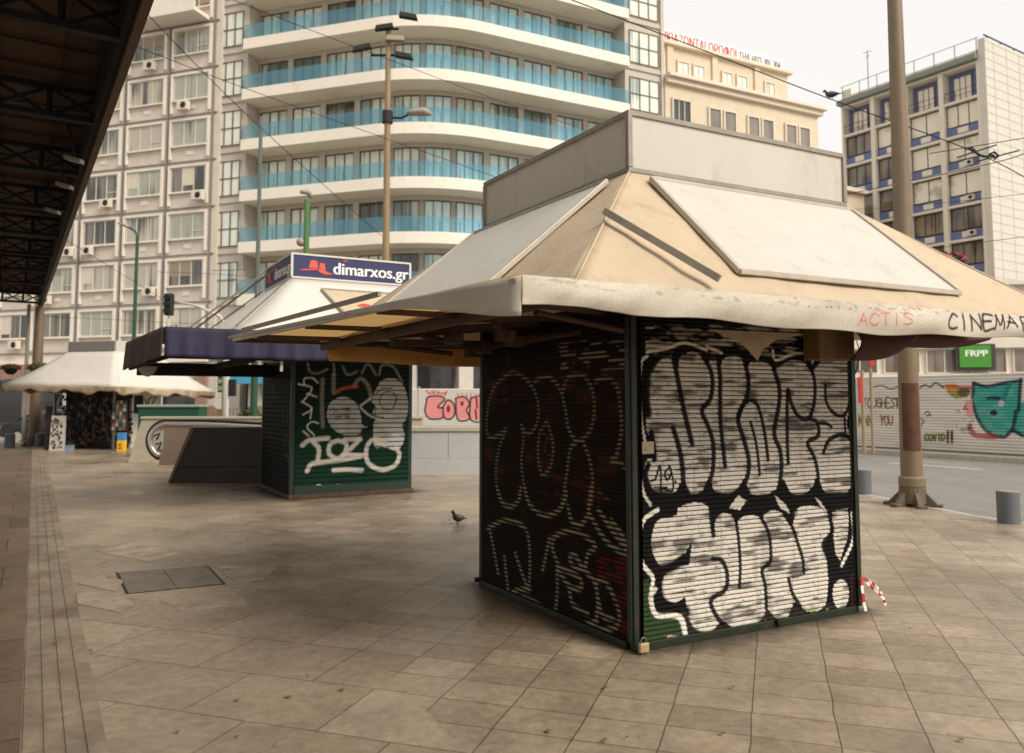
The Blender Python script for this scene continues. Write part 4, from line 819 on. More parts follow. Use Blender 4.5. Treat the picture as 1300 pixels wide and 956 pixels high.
mb = MB(); mb.fbox(K3, .03, .048, .1, 1.95, 3.22, 3.53); mb.build('grey_face', mat('grey_face', (128, 122, 116), .6), s3)
mb = MB()
for a, b in ((-.1, -.1), (-.1, 2.3), (2.3, -.1)): mb.fbox(K3, a, a+.06, b, b+.06, 0, 2.05)
split_build(mb, 'post', M_metal, k3)
gd = MB(); cols = [(150, 40, 34), (196, 150, 60), (60, 90, 130), (180, 170, 150), (90, 60, 40), (50, 100, 60), (190, 90, 50)]
gm = [MB() for _ in cols]
for k in range(420):
    f = random.random()
    if f < .72: a, b = -.02+random.random()*.2, random.uniform(-.05, 2.4)
    else: a, b = random.uniform(0, .9), random.uniform(-.02, .15)
    z = random.uniform(.1, 2.0); s = random.uniform(.03, .1)
    gm[k % len(cols)].fbox(K3, a, a+.03, b, b+s, z, z+s*random.uniform(.8, 1.8))
for g_, c_ in zip(gm, cols): 
    o = g_.build('goods_on_display', mat('goods_%d_%d' % c_[:2], tuple(int(x*.45) for x in c_), .6), k3); o['kind'] = 'stuff'
def stand(name, x0, x1, y0, y1, Y, m, lab, cat, lean=.08):
    p0 = dep(x0, y1, Y); p1 = dep(x1, y1, Y); h = (y1-y0)/F_PX*Y
    r = empty(name, ((p0[0]+p1[0])/2, Y, 0), lab, cat)
    mb = MB(); mb.hexa([(p0[0], Y, 0), (p1[0], Y, 0), (p1[0], Y+.12, 0), (p0[0], Y+.12, 0)], [(p0[0], Y+lean, h), (p1[0], Y+lean, h), (p1[0], Y+lean+.03, h), (p0[0], Y+lean+.03, h)])
    mb.build('board', m, r)
    return r, p0, p1, h
r, p0, p1, h = stand('postcard_stand', 62, 80, 527, 571, 25.6, M_white, 'white leaning stand covered with small cards beside the far kiosk', 'display stand')
for ci in range(5):
    g = MB()
    for k in range(14):
        x = random.uniform(p0[0], p1[0]-.07); z = random.uniform(.05, h-.12); y = 25.6+.08*z/h-.012
        g.box(x, x+random.uniform(.04, .07), y-.004, y, z, z+random.uniform(.03, .08))
    g.build('card', mat('card_%d' % ci, [(120, 60, 50), (70, 90, 110), (40, 36, 34), (170, 140, 90), (90, 80, 70)][ci], .5), r)
r, p0, p1, h = stand('magazine_rack', 142, 160, 508, 547, 25.4, M_dark, 'tall rack of magazines on the corner of the far kiosk', 'magazine rack', .0)
for o in r.children: o.data.transform(__import__('mathutils').Matrix.Translation((0, 0, .62)))
g = [MB() for _ in range(4)]
for i in range(4):
    for j in range(8): x = p0[0]+i*(p1[0]-p0[0])/4; z = .65+j*h/8.2; g[(i*3+j*5+j//2) % 4].box(x+.01, x+.1, 25.36, 25.375, z, z+.11)
for i, c_ in enumerate([(150, 140, 122), (120, 72, 46), (84, 108, 112), (50, 46, 48)]): split_build(g[i], 'magazine', mat('cover_%d' % i, c_, .5), r)
p = dep(148, 570, 25.3); cb = empty('ice_box', (p[0]+.1, 25.4, 0), 'small blue and yellow printed box at the foot of the magazine rack', 'box')
mb = MB(); mb.box(p[0], p[0]+.22, 25.3, 25.5, .0, .34); mb.build('yellow_body', mat('yellow_plastic', (226, 178, 30), .5), cb, bevel=.01)
mb = MB(); mb.box(p[0]+.002, p[0]+.218, 25.302, 25.5, .34, .58); mb.build('blue_top', mat('blue_plastic', (70, 130, 180), .5), cb, bevel=.01)
mb = MB(); mb.box(p[0]+.05, p[0]+.16, 25.29, 25.3, .08, .13); mb.box(p[0]+.06, p[0]+.15, 25.29, 25.3, .18, .24); mb.build('printed_mark', M_tr, cb)
p = dep(82, 571, 25.2); mb = MB(); mb.box(p[0], p[0]+.2, 25.2, 25.4, 0, .16); mb.box(p[0]-.01, p[0]+.21, 25.19, 25.41, .16, .19)
tag(mb.build('crate', mat('pale_blue_crate', (120, 140, 156), .6), loc=(p[0], 25.3, 0), bevel=.005), 'small pale blue crate on the ground beside the postcard stand', 'crate')
p = dep(58, 571, 26.1); mb = MB(); mb.box(p[0]-.05, p[0]+.1, 26.1, 26.2, 0, 1.4); tag(mb.build('shutter_board', mat('brown_board', (66, 50, 38), .8), loc=(p[0], 26.1, 0)), 'upright dark brown board behind the postcard stand', 'board')

# ---------------------------------------------------------------- escalator entrance with parapets
E_ = Frame((-6.65, 15.73), direc(61), direc(-29)); EX = Frame((-6.65, 15.73), (1., .02), (0., 1.))
M_dbrown = mat('dark_brown_wall', (50, 38, 24), .5, 0, (4, .25), None, (30, .1)); M_lstone = mat('light_stone', (176, 166, 146), .6, 0, (3, .15), ((130, 116, 94), 3, .55, .75))  # near parapet takes an even dark brown, the far one a pale tone
M_wallw = mat('light_grey_wall', (178, 176, 174), .6, 0, (2, .08), ((130, 124, 116), 2, .6, .8))
def parapet(name, Fp, a0, a1, b0, b1, h, slant, m, lab, cope=True, cat='parapet wall'):
    r = empty(name, (*Fp.p((a0+a1)/2, b0)[:2], 0), lab, cat)
    mb = MB(); P = Fp.p
    mb.add([P(a0, b0, 0), P(a1, b0, 0), P(a1, b0, h), P(a0+slant, b0, h), P(a0, b1, 0), P(a1, b1, 0), P(a1, b1, h), P(a0+slant, b1, h)], [(0, 1, 2, 3), (4, 7, 6, 5), (0, 3, 7, 4), (3, 2, 6, 7), (2, 1, 5, 6), (0, 4, 5, 1)])
    mb.build('wall', m, r, bevel=.01)
    if cope:
        mb = MB(); mb.fbox(Fp, a0+slant-.02, a1+.01, b0-.04, b1+.04, h+.002, h+.06); mb.build('coping', M_lstone, r, bevel=.008)
    return r
PW = Frame((-6.65, 15.73), *(lambda d: (d, (-d[1], d[0])))((math.cos(.02), math.sin(.02))))
r = parapet('escalator_parapet', PW, 0, 3.0, 0, .22, 1.06, .42, M_dbrown, 'dark brown parapet with slanted end beside the escalator', cope=False)
mb = MB(); P = PW.p; mb.add([P(-.03, -.02, 0), P(.42-.03, -.02, 1.075), P(.42-.03, .24, 1.075), P(-.03, .24, 0), P(.02, -.02, 0), P(.45, -.02, 1.03), P(.45, .24, 1.03), P(.02, .24, 0)], [(0, 1, 2, 3), (4, 7, 6, 5), (0, 4, 5, 1), (2, 6, 7, 3), (1, 5, 6, 2), (0, 3, 7, 4)]); mb.build('end_cap', mat('end_cap_stone', (120, 102, 76), .5, 0, (5, .2)), r)
mb = MB(); mb.fbox(PW, .4, 3.0, -.02, .24, 1.062, 1.085); mb.build('coping', M_lstone, r)
mb = MB(); mb.fbox(PW, .1, 3.0, -.012, -.002, .30, .315); mb.build('joint', M_black, r)
PF = Frame(gz(162, 588), (1., 0.), (0., 1.))
r = parapet('escalator_parapet', PF, 0, 7.5, 0, .25, 1.12, .32, M_lstone, 'pale stone parapet with slanted end on the far side of the escalator')
WR = Frame(gz(440, 604), *(lambda d: (d, (-d[1], d[0])))((math.cos(.03), math.sin(.03))))
r = empty('low_wall', (*WR.p(2.5, 0)[:2], 0), 'light grey low wall with wide pale coping between the two nearer kiosks', 'wall')
mb = MB(); mb.fbox(WR, 0, 8, 0, .4, 0, .36); mb.fbox(WR, 0, 8, .035, .4, .364, .93); mb.build('wall_face', M_wallw, r, bevel=.006)
mb = MB(); mb.fbox(WR, -.02, 8.02, .0, .9, .933, 1.02); mb.build('coping', M_lstone, r, bevel=.006)
mb = MB(); [mb.fbox(WR, x, x+.008, .028, .034, .37, .93) for x in np.arange(.9, 8, 1.25)]; mb.build('panel_joint', mat('joint_grey', (120, 116, 112), .8), r)
# escalator balustrades
M_rub = mat('black_rubber', (24, 20, 18), .4); M_steel = mat('brushed_steel', (206, 198, 186), .3, .7, (20, .1)); M_skin = mat('balustrade_panel', (150, 128, 108), .3, .3)
es = empty('escalator', (-7.0, 17.6, 0), 'escalator balustrades with black handrails curving down between stone parapets', 'escalator')
for (Yb, xl, sc) in ((17.4, 187, 1.), (18.9, 212, .92)):
    cxp = dep(xl, 558, Yb); R_ = .42*sc; c0 = (cxp[0]+R_, cxp[2])
    arc = [(c0[0]+R_*math.cos(t), c0[1]-.02+R_*math.sin(t)) for t in np.linspace(-pi*.62, -pi*1.5, 16)]
    top = [(c0[0]+x, arc[-1][1]-.0+(-.045*max(0, x-.7)**1.25 if x > .7 else 0)) for x in (.3, .7, 1.2, 2, 2.8, 3.6)]
    line = arc+top
    mb = MB(); mb.path([(x, Yb, z) for x, z in line], [(.045, .04)]*len(line), 8); mb.build('handrail', M_rub, es, smooth=True)
    mb = MB(); inn = [(c0[0]+(x-c0[0])*.86, c0[1]+(z-c0[1])*.86) if i < 16 else (x, z-.07) for i, (x, z) in enumerate(line)]
    mb.path([(x, Yb, z) for x, z in inn], [(.065, .065)]*len(inn), 6); mb.build('rail_track', M_steel, es, smooth=True)
    mb = MB(); poly = [(c0[0]+(x-c0[0])*.78, c0[1]+(z-c0[1])*.78) for x, z in arc]+[(x, z-.12) for x, z in top]+[(top[-1][0], 0.3), (arc[0][0], .2)]
    mb.hexa([(x, Yb-.015, z) for x, z in poly], [(x, Yb+.015, z) for x, z in poly]); mb.build('side_panel', M_skin, es)
    mb = MB(); mb.box(c0[0]+.5, top[-1][0], Yb-.09, Yb+.09, .0, .3); mb.build('skirt', M_skin, es, bevel=.02)
    if Yb < 18:
        mb = MB(); mb.box(c0[0]-.3, c0[0]-.06, Yb-.03, Yb+.03, c0[1]-.22, c0[1]+.2); mb.build('newel_plate', M_steel, es, bevel=.025)
        mb = MB(); 
        for ls in ([(-.26, .08), (-.14, .14), (-.2, 0)], [(-.22, -.1), (-.1, -.06), (-.16, -.2)]): mb.path([(c0[0]+x, Yb-.04, c0[1]+z) for x, z in ls], .018, 5)
        mb.build('spray_tag', M_black, es)
r = empty('ticket_cabinet', dep(214, 515, 22.5)[:2]+(0,), 'dark green cabinet with pale sloping lid behind the escalator parapet', 'cabinet')
q0 = dep(175, 534, 22.5); q1 = dep(253, 517, 22.5)
mb = MB(); mb.box(q0[0], q1[0], 22.5, 23.1, 0, q1[2]); mb.build('cabinet_body', mat('cabinet_green', (28, 74, 54), .5, 0, (4, .12)), r, bevel=.01)
mb = MB(); mb.box(q0[0]-.03, q1[0]+.03, 22.45, 23.15, q1[2]+.002, q1[2]+.07); mb.build('lid', mat('cabinet_lid', (140, 160, 144), .5), r, bevel=.01)

# ---------------------------------------------------------------- shelter (left, overhead)
US = direc(-32.); VS = (US[1], -US[0]); SH = Frame((-3.12, 6.607), VS, US)
sh = empty('station_canopy', (*SH.p(-1.5, 10)[:2], 0), 'huge dark canopy roof on lattice trusses overhead at the left', 'canopy')
M_deck = mat('brown_deck', (82, 60, 38), .85, 0, (2, .3), ((66, 46, 30), 1.5, .5, .7)); M_truss = mat('black_truss', (16, 13, 12), .75)
mb = MB(); mb.fbox(SH, -14, -.1, -24, 27.2, 5.50, 5.6); mb.build('roof_deck', M_deck, sh)
mb = MB()
for k, a in enumerate(np.arange(-13.5, -.4, .62)): mb.fbox(SH, a, a+.02, -24, 27, 5.475, 5.498)
for b in np.arange(-24, 27, .7): mb.fbox(SH, -14, -.15, b, b+.03, 5.45, 5.474)
mb.build('purlin', mat('dark_brown_purlin', (52, 38, 26), .85), sh)
mb = MB(); mb.fbox(SH, -.1, .0, -24, 27.3, 5.03, 5.95); mb.build('edge_beam', M_truss, sh)
mb = MB(); mb.fbox(SH, -.03, .05, -24, 27.35, 4.96, 5.026); mb.build('gutter_lip', mat('gutter_brown', (92, 66, 42), .6, .2, (5, .3)), sh)
for b in np.arange(-18.2, 27.2, 2.75):
    mb = MB(); z0, z1_ = 5.06, 5.40
    mb.bar(SH.p(-14, b, z0), SH.p(-.1, b, z0), .1, .07); mb.bar(SH.p(-14, b, z1_), SH.p(-.1, b, z1_), .1, .07)
    for a in np.arange(-13.6, -.5, .62):
        if b < -6: continue
        mb.bar(SH.p(a, b, z0), SH.p(a+.62, b, z1_), .04, .04); mb.bar(SH.p(a+.62, b, z0), SH.p(a, b+.002, z1_), .04, .04); mb.bar(SH.p(a, b, z0), SH.p(a, b, z1_), .05, .05)
    mb.build('truss', M_truss, sh)
mb = MB(); [mb.tube(SH.p(-12.5, b, 0), SH.p(-12.5, b, 5.0), .18, n=14) for b in (-14, -4, 6, 16, 26)]; split_build(mb, 'column', M_truss, sh)
# small fixtures hanging under the canopy
M_lampw = mat('lamp_white', (150, 140, 124), .5)
for i, (x, y, lab) in enumerate(((94, 205, 'tilted white floodlight fixed under the canopy edge, highest of the three'), (82, 238, 'white floodlight under the canopy edge, middle of the three'), (67, 270, 'small floodlight under the canopy edge, lowest of the three'))):
    q = gz(x, y, 4.75); r = empty('floodlight', (q[0], q[1], 4.75), lab, 'floodlight', 'floodlights under the canopy')
    mb = MB(); mb.hexa([(q[0]-.12, q[1]-.05, 4.78), (q[0]+.1, q[1]-.05, 4.72), (q[0]+.1, q[1]+.08, 4.72), (q[0]-.12, q[1]+.08, 4.78)], [(q[0]-.12, q[1]-.04, 4.84), (q[0]+.1, q[1]-.04, 4.78), (q[0]+.1, q[1]+.07, 4.78), (q[0]-.12, q[1]+.07, 4.84)]); mb.build('lamp_body', M_lampw, r, bevel=.01)
    mb = MB(); mb.tube((q[0], q[1], 4.85), (q[0]-.1, q[1], 5.25), .02); mb.build('bracket', M_dark, r)

# ---------------------------------------------------------------- hotel + office block
C0 = (-4.75, 44.); dl = (-.951, .309); dr = (.891, .454)
nL = (-.309, -.951); nR = (.454, -.891)
RAD = 8.3; bis = Vector((nL[0]+nR[0], nL[1]+nR[1])).normalized(); phi = math.acos(max(-1, min(1, nL[0]*nR[0]+nL[1]*nR[1])))
TL = RAD*math.tan(phi/2); ARC = RAD*phi/2
cen = Vector(C0)-bis*(RAD/math.cos(phi/2))
def hp(s, off=0.):
    """point on the hotel front: s<0 to the left of the rounded corner, off = metres behind the balcony edge"""
    if s <= -ARC:
        d = -s-ARC+TL; return (C0[0]+dl[0]*d-nL[0]*off, C0[1]+dl[1]*d-nL[1]*off)
    if s >= ARC:
        d = s-ARC+TL; return (C0[0]+dr[0]*d-nR[0]*off, C0[1]+dr[1]*d-nR[1]*off)
    t = (s+ARC)/(2*ARC); aL = math.atan2(nL[1], nL[0]); aR = math.atan2(nR[1], nR[0]); a = aL+(aR-aL)*t
    return (cen.x+(RAD-off)*math.cos(a), cen.y+(RAD-off)*math.sin(a))
SLm = -(12.38-TL+ARC); SRm = 13.84-TL+ARC           # ends of the balconies
def samples(s0, s1, step=.8): n = max(1, int(math.ceil((s1-s0)/step))); return [s0+(s1-s0)*i/n for i in range(n+1)]
def strip(mb, s0, s1, o0, o1, z0, z1, step=.8):
    S_ = samples(s0, s1, step)
    for a, b in zip(S_[:-1], S_[1:]):
        mb.hexa([(*hp(a, o0), z0), (*hp(b, o0), z0), (*hp(b, o1), z0), (*hp(a, o1), z0)], [(*hp(a, o0), z1), (*hp(b, o0), z1), (*hp(b, o1), z1), (*hp(a, o1), z1)])
    return mb
def strip_open(mb, s0, s1, o0, o1, z0, z1, step=.8):
    """one continuous ring-like strip without inner faces"""
    S_ = samples(s0, s1, step); vs = []
    for a in S_: vs += [(*hp(a, o0), z0), (*hp(a, o1), z0), (*hp(a, o1), z1), (*hp(a, o0), z1)]
    fs = [(0, 1, 2, 3), tuple(4*(len(S_)-1)+k for k in (3, 2, 1, 0))]
    for i in range(len(S_)-1):
        for k in range(4): fs.append((4*i+k, 4*i+(k+1) % 4, 4*i+4+(k+1) % 4, 4*i+4+k))
    mb.add(vs, fs); return mb
M_hw = mat('hotel_wall', (190, 180, 166), .8, 0, (1.5, .08)); M_hb = mat('hotel_balcony', (234, 223, 206), .75, 0, (1.2, .05), ((190, 172, 150), 1.2, .58, .8))
M_bronze = mat('bronze_frame', (112, 90, 56), .5, .2); M_bl = mat('blue_glass', (110, 160, 178), .06, 0, (.6, .1), trans=.76, spec=.6)
for n_ in M_bl.node_tree.nodes:
    if n_.type == 'BSDF_TRANSPARENT': n_.inputs[0].default_value = (.80, .93, .97, 1)
G_t = glassy('curtained_glass', (140, 156, 150), (222, 226, 212), .96, scale=5); G_m = glassy('half_drawn_glass', (100, 116, 112), (190, 196, 180), 1.14, scale=3)
G_r = glassy('sky_painted_glass', (150, 180, 184), (208, 228, 228), .96, scale=4)  # right-hand panes: pale blue sky reflection put into the colour
G_d = glassy('dark_glass', (58, 62, 60), (124, 128, 120), 1.3, scale=4)
hotel = empty('hotel_building', (*hp(0, 5), 0), 'tall hotel with rounded corner, white balcony bands and blue glass railings', 'building')
M_soff = mat('balcony_soffit', (150, 140, 124), .85, 0, (2, .08))
BOT = [4.0]+[7.27+3.16*k for k in range(8)]     # undersides of the bands
mb = MB()
for (s0, s1, o0) in ((SLm-2.6, SLm-.02, .55), (SLm, SRm, 1.75), (SRm+.02, SRm+3.1, .55)): strip_open(mb, s0, s1, o0, 9, 0, 33)
mb.build('wall', M_hw, hotel)
for bz in BOT[1:]:
    mb = MB(); strip_open(mb, SLm, SRm, 0, 1.9, bz, bz+.2); strip_open(mb, SLm, SRm, 0, .16, bz+.2, bz+.66); mb.build('balcony', M_hb, hotel)
    mb = MB(); strip_open(mb, SLm-.0, SRm+.0, .05, .075, bz+.66, bz+1.56); g_ = mb.build('glass_railing', M_bl, hotel)
    mb = MB(); 
    for s in samples(SLm, SRm, 1.2): 
        p = hp(s, .09); mb.box(p[0]-.02, p[0]+.02, p[1]-.02, p[1]+.02, bz+.62, bz+1.3)
    mb.build('clamp', M_metal, g_)
    mb = MB(); strip_open(mb, SLm, SRm, 1.62, 1.78, bz-.28, bz-.003); mb.build('header', M_hw, hotel)
def window(s0, s1, off, z0, z1, nm, rows, parent, gm, fm=None, t=.05, step=.8):
    fm = fm or M_bronze; mb = MB(); strip_open(mb, s0, s1, off-.04, off, z0, z1, step); w_ = mb.build('window', gm, parent)
    mb = MB()
    for k in range(nm+1):
        s = s0+(s1-s0)*k/nm; e = t/2; s_a = max(s0, min(s1-t, s-e)); strip_open(mb, s_a, s_a+t, off-.1, off-.042, z0, z1)
    for k in range(rows+1):
        z = z0+(z1-z0)*k/rows; z = max(z0, min(z1-t, z-t/2)); strip_open(mb, s0, s1, off-.09, off-.045, z, z+t, step)
    mb.build('frame', fm, w_); return w_
nb = 11; bw = (SRm-SLm)/nb
for fi, bz in enumerate(BOT):
    zf = bz+.22
    for k in range(nb):
        s0 = SLm+k*bw+.2; s1 = SLm+(k+1)*bw-.2; gm = G_t if k < 5 else G_r
        rr0 = (fi*7+k*13+fi*k*3) % 11
        if (fi, k) == (4, 2) or rr0 == 5: gm = G_d if k < 5 else G_m
        elif rr0 in (2, 8): gm = G_m
        if fi == 0: continue
        window(s0, s1, 1.75, zf, bz+3.16-.3, 3, 1, hotel, gm)
    if fi > 0:
        window(SLm-2.2, SLm-.35, .55, bz+.55, bz+2.75, 3, 2, hotel, G_t); window(SRm+.35, SRm+2.7, .55, bz+.55, bz+2.75, 3, 2, hotel, G_t)
mb = MB()
for bz in BOT[1:]: 
    for (s0, s1) in ((SLm-2.6, SLm-.1), (SRm+.1, SRm+3.1)): strip_open(mb, s0, s1, .46, .549, bz+.1, bz+.38)
for s0 in (SLm-2.6, SRm+2.85): strip_open(mb, s0, s0+.25, .40, .545, 4, 33)
split_build(mb, 'string_course', M_hw, hotel)
for k in range(1, nb):       # piers between bays
    s = SLm+k*bw
    if abs(s) < 3.4: continue
    mb = MB(); strip_open(mb, s-.19, s+.19, 1.6, 1.748, 4, 29.8); mb.build('pier', M_hw, hotel)
# ground floor of the hotel and the office: pillars, dark shops, fascia
M_shop = glassy('shop_glass', (18, 16, 14), (64, 54, 44), 1.25, .2, 1.2, 1.); M_pilw = mat('pale_pillar', (196, 186, 174), .7, 0, (2, .1)); M_pilp = mat('pink_granite', (150, 118, 98), .6, 0, (6, .12))
S0 = SLm-2.6-20
for k in range(0, 9):
    s = SLm-2.4+k*3.3+(0 if k else .2)
    mb = MB(); strip_open(mb, s, s+.85, .1, .75, 1.25, 3.99); p_ = mb.build('pillar', M_pilw, hotel)
    mb = MB(); strip_open(mb, s-.01, s+.86, .09, .76, 0, 1.24); mb.build('granite_base', M_pilp, p_)
    mb = MB(); strip_open(mb, s+.88, s+3.25, 1.2, 1.6, .0, 3.9); mb.build('shop_front', M_shop, hotel)
mb = MB(); strip_open(mb, SLm-2.6, SRm+3.1, .0, .54, 4., 5.6); mb.build('fascia', mat('grey_fascia', (130, 124, 116), .7, 0, (2, .1)), hotel)
s_ = SLm-.8; mb = MB(); strip_open(mb, s_+1.2, s_+3.6, -.9, .1, 2.55, 3.1); aw = mb.build('shop_awning', mat('sky_blue_awning', (70, 150, 182), .7), hotel)
q = hp(SLm-1.4, 1.1); put_text('shop_lettering', 'ITON', (q[0], q[1], 2.9), (.951, -.309), .35, M_pilw, hotel, nrm=nL)
q = hp(-1, -.02); put_text('roof_lettering', 'ATHENS', (hp(3.2, -.1)[0], hp(3.2, -.1)[1], 8.05), dr, .7, M_txt, hotel, nrm=nR)

# office block: grid of bays, to the left of the hotel
office = empty('office_block', (-28, 56, 0), 'pale office block with a regular grid of three-pane windows and air conditioners', 'building')
OF_ = Frame((-18.72-.0, 48.54), dl, (-nL[0], -nL[1])); OB = 3.42; a00 = .0
M_ow = mat('office_wall', (208, 196, 180), .8, 0, (1.2, .1), ((150, 132, 112), 1.6, .6, .8)); M_ol = mat('office_trim', (226, 217, 202), .75, 0, (2, .08)); M_oj = mat('joint_strip', (128, 122, 116), .8)
OG = [glassy('office_glass_a', (66, 62, 56), (176, 168, 150), 1.02, scale=5), glassy('office_glass_b', (52, 50, 46), (120, 112, 100), 1.22, scale=4), glassy('office_glass_c', (84, 92, 84), (160, 160, 142), .98, scale=6)]
M_wf = mat('white_frame', (206, 198, 184), .6)
mb = MB(); mb.fbox(OF_, -.5, 44, .35, 12, 0, 34); mb.build('wall', M_ow, office)
FZ = [4.67+2.965*k for k in range(9)]
mb = MB()
for k in range(14): mb.fbox(OF_, a00+k*OB-.05, a00+k*OB+.05, .26, .345, 4.2, 31)
for z in FZ: mb.fbox(OF_, -.3, 44, .27, .343, z-.04, z+.04)
mb.build('joint_strip', M_oj, office)
def ac_unit(F, a, b, z, parent, s=1.):
    mb = MB(); mb.fbox(F, a, a+.8*s, b-.32, b, z, z+.56*s); o = mb.build('air_conditioner', mat('ac_casing', (210, 200, 182), .6, 0, (4, .1)), parent, bevel=.02)
    mb = MB(); c = (a+.3*s, z+.28*s); mb.hexa([F.p(c[0]+.2*s*math.cos(t), b-.335, c[1]+.2*s*math.sin(t)) for t in np.linspace(0, 2*pi, 14, endpoint=False)], [F.p(c[0]+.2*s*math.cos(t), b-.322, c[1]+.2*s*math.sin(t)) for t in np.linspace(0, 2*pi, 14, endpoint=False)]); mb.build('fan', M_dark, o)
    return o
rs = random.Random(3)
ACP = {(2, 0): .1, (4, 0): .1, (2, 2): .3, (1, 3): .4, (1, 3): .3, (3, 2): .2, (0, 1): .3, (1, 4): .2, (3, 1): None, (2, 3): .2, (5, 0): .2}
for r_ in range(9):
    z0 = FZ[r_]
    for c_ in range(12):
        a = a00+c_*OB
        mb = MB()
        mb.fbox(OF_, a+.2, a+OB-.2, .2, .34, z0+2.62, z0+2.75); mb.fbox(OF_, a+.2, a+.36, .2, .34, z0+.2, z0+2.615); mb.fbox(OF_, a+OB-.36, a+OB-.2, .2, .34, z0+.2, z0+2.615); mb.fbox(OF_, a+.37, a+OB-.37, .15, .34, z0+.94, z0+1.02)
        if (r_+c_*2) % 3: mb.fbox(OF_, a+1.4, a+1.95, .315, .345, z0+.42, z0+.7)
        mb.build('window_surround', M_ol, office) if c_ < 9 else None
        gm = OG[rs.choice([0, 0, 1, 1, 2])]
        mb = MB(); mb.fbox(OF_, a+.42, a+OB-.42, .30, .347, z0+1.03, z0+2.6); w_ = mb.build('window', gm, office)
        mb = MB(); x0, x1 = a+.42, a+OB-.42
        for k in range(4): xx = x0+(x1-x0)*k/3; xx = max(x0, min(x1-.05, xx-.025)); mb.fbox(OF_, xx, xx+.05, .26, .299, z0+1.03, z0+2.6)
        for zz in (z0+1.03, z0+2.55): mb.fbox(OF_, x0+.051, x1-.051, .262, .298, zz, zz+.05)
        if rs.random() < .4: mb.fbox(OF_, x0+.05, x0+.9, .265, .297, z0+1.45, z0+1.49)
        mb.build('frame', M_wf, w_)
        if rs.random() < .42 and c_ < 9:
            mb = MB(); k0 = rs.randrange(3); k1_ = rs.randrange(k0, 3); zz = z0+2.55-rs.uniform(.3, 1.35); mb.fbox(OF_, x0+(x1-x0)*k0/3+.03, x0+(x1-x0)*(k1_+1)/3-.03, .285, .298, zz, z0+2.55); mb.build('blind', mat('cream_blind', (206, 196, 176), .8) if rs.random() < .6 else mat('tan_blind', (150, 134, 112), .8), w_)
for (r_, c_, da, dz) in ((5, 0, 1.6, .35), (3, 0, .3, .45), (3, 2, .6, .5), (2, 3, .2, .45), (2, 2, .1+1.9, .45), (1, 1, .4, .55), (1, 3, 1.9, .35), (4, 3, 1.2, .4), (6, 1, .9, .3), (0, 4, 1., .4)): ac_unit(OF_, a00+c_*OB+da, .14, FZ[r_]+dz-.1, office)
mb = MB(); mb.fbox(OF_, .4, 5.5, -1.2, .3, FZ[6]+3.0, FZ[6]+3.25); mb.fbox(OF_, .4, 5.5, -1.2, -1.1, FZ[6]+3.25, FZ[6]+4.1); mb.build('roof_balcony', M_ol, office)
for k in range(12):
    a = a00+k*OB
    mb = MB(); mb.fbox(OF_, a-.35, a+.4, -.1, .345, 0, 3.9); mb.build('pillar', M_pilw if k % 2 else M_pilp, office)
    mb = MB(); mb.fbox(OF_, a+.42, a+OB-.37, .2, .345, 0, 2.9); mb.build('shop_front', M_shop, office)
mb = MB(); mb.fbox(OF_, -.4, 44, -.15, .34, 3.92, 4.2); mb.build('ledge', M_ol, office)
mb = MB(); mb.fbox(OF_, 9., 16, -.6, .345, 2.95, 3.9); mb.build('shop_sign', mat('stained_marble', (150, 118, 98), .6, 0, (3, .25)), office)
# ochre building to the right
OC = Frame(C0, dr, (-nR[0], -nR[1])); och = empty('ochre_building', (*OC.p(24, 6)[:2], 0), 'ochre office building with paired windows, cornice and rooftop letting sign', 'building')
M_oc = mat('ochre_render', (208, 192, 166), .8, 0, (1.5, .08)); M_oct = mat('ochre_trim', (218, 204, 182), .75, 0, (2, .06))
mb = MB(); mb.fbox(OC, 16.9, 31, .3, 12, 0, 23); mb.build('wall', M_oc, och)
mb = MB(); mb.fbox(OC, 16.9, 31.5, -.25, 12, 23.003, 23.25); mb.fbox(OC, 16.9, 31.3, .0, 12, 22.65, 22.998); mb.build('cornice', M_oct, och, bevel=.03)
mb = MB(); mb.fbox(OC, 16.9, 29.6, 1.8, 12, 23.3, 26.1); mb.build('attic', M_oc, och)
mb = MB(); mb.fbox(OC, 16.9, 29.9, 1.45, 12, 26.1, 26.35); mb.build('attic_cornice', M_oct, och, bevel=.03)
mb = MB(); [mb.fbox(OC, a, a+.5, 1.65, 1.799, 23.3, 26.09) for a in (18.2, 22.2, 26.2)]; split_build(mb, 'pilaster', M_oc, och)
G_o = glassy('ochre_glass', (96, 90, 82), (132, 124, 112), 1.1, scale=9)
def pane(F, a0, a1, b, z0, z1, parent, gm, fm, t=.12, nm=1):
    mb = MB(); mb.fbox(F, a0, a1, b-.06, b-.002, z0, z1); w_ = mb.build('window', gm, parent)
    mb = MB(); mb.fbox(F, a0-t, a0-.002, b-.14, b-.002, z0-t, z1+t); mb.fbox(F, a1+.002, a1+t, b-.14, b-.002, z0-t, z1+t); mb.fbox(F, a0, a1, b-.14, b-.002, z1+.002, z1+t); mb.fbox(F, a0, a1, b-.14, b-.002, z0-t, z0-.002)
    for k in range(1, nm): x = a0+(a1-a0)*k/nm; mb.fbox(F, x-.03, x+.03, b-.1, b-.062, z0, z1)
    mb.build('frame', fm, w_); return w_
for z in (19.4, 15.9, 12.4, 8.9, 5.4):
    for a in (20.6, 24.1, 27.7):
        pane(OC, a, a+.95, .3, z, z+2.1, och, G_o, M_oct); pane(OC, a+1.35, a+2.3, .3, z, z+2.1, och, G_o, M_oct)
    pane(OC, 17.5, 18.9, .3, z, z+2.2, och, G_d, M_oc, nm=3)
for a in (17., 19.2, 20.6, 23.2, 24.6, 27.3): pane(OC, a, a+.85, 1.8, 24., 25.1, och, G_t, M_oct, nm=2)
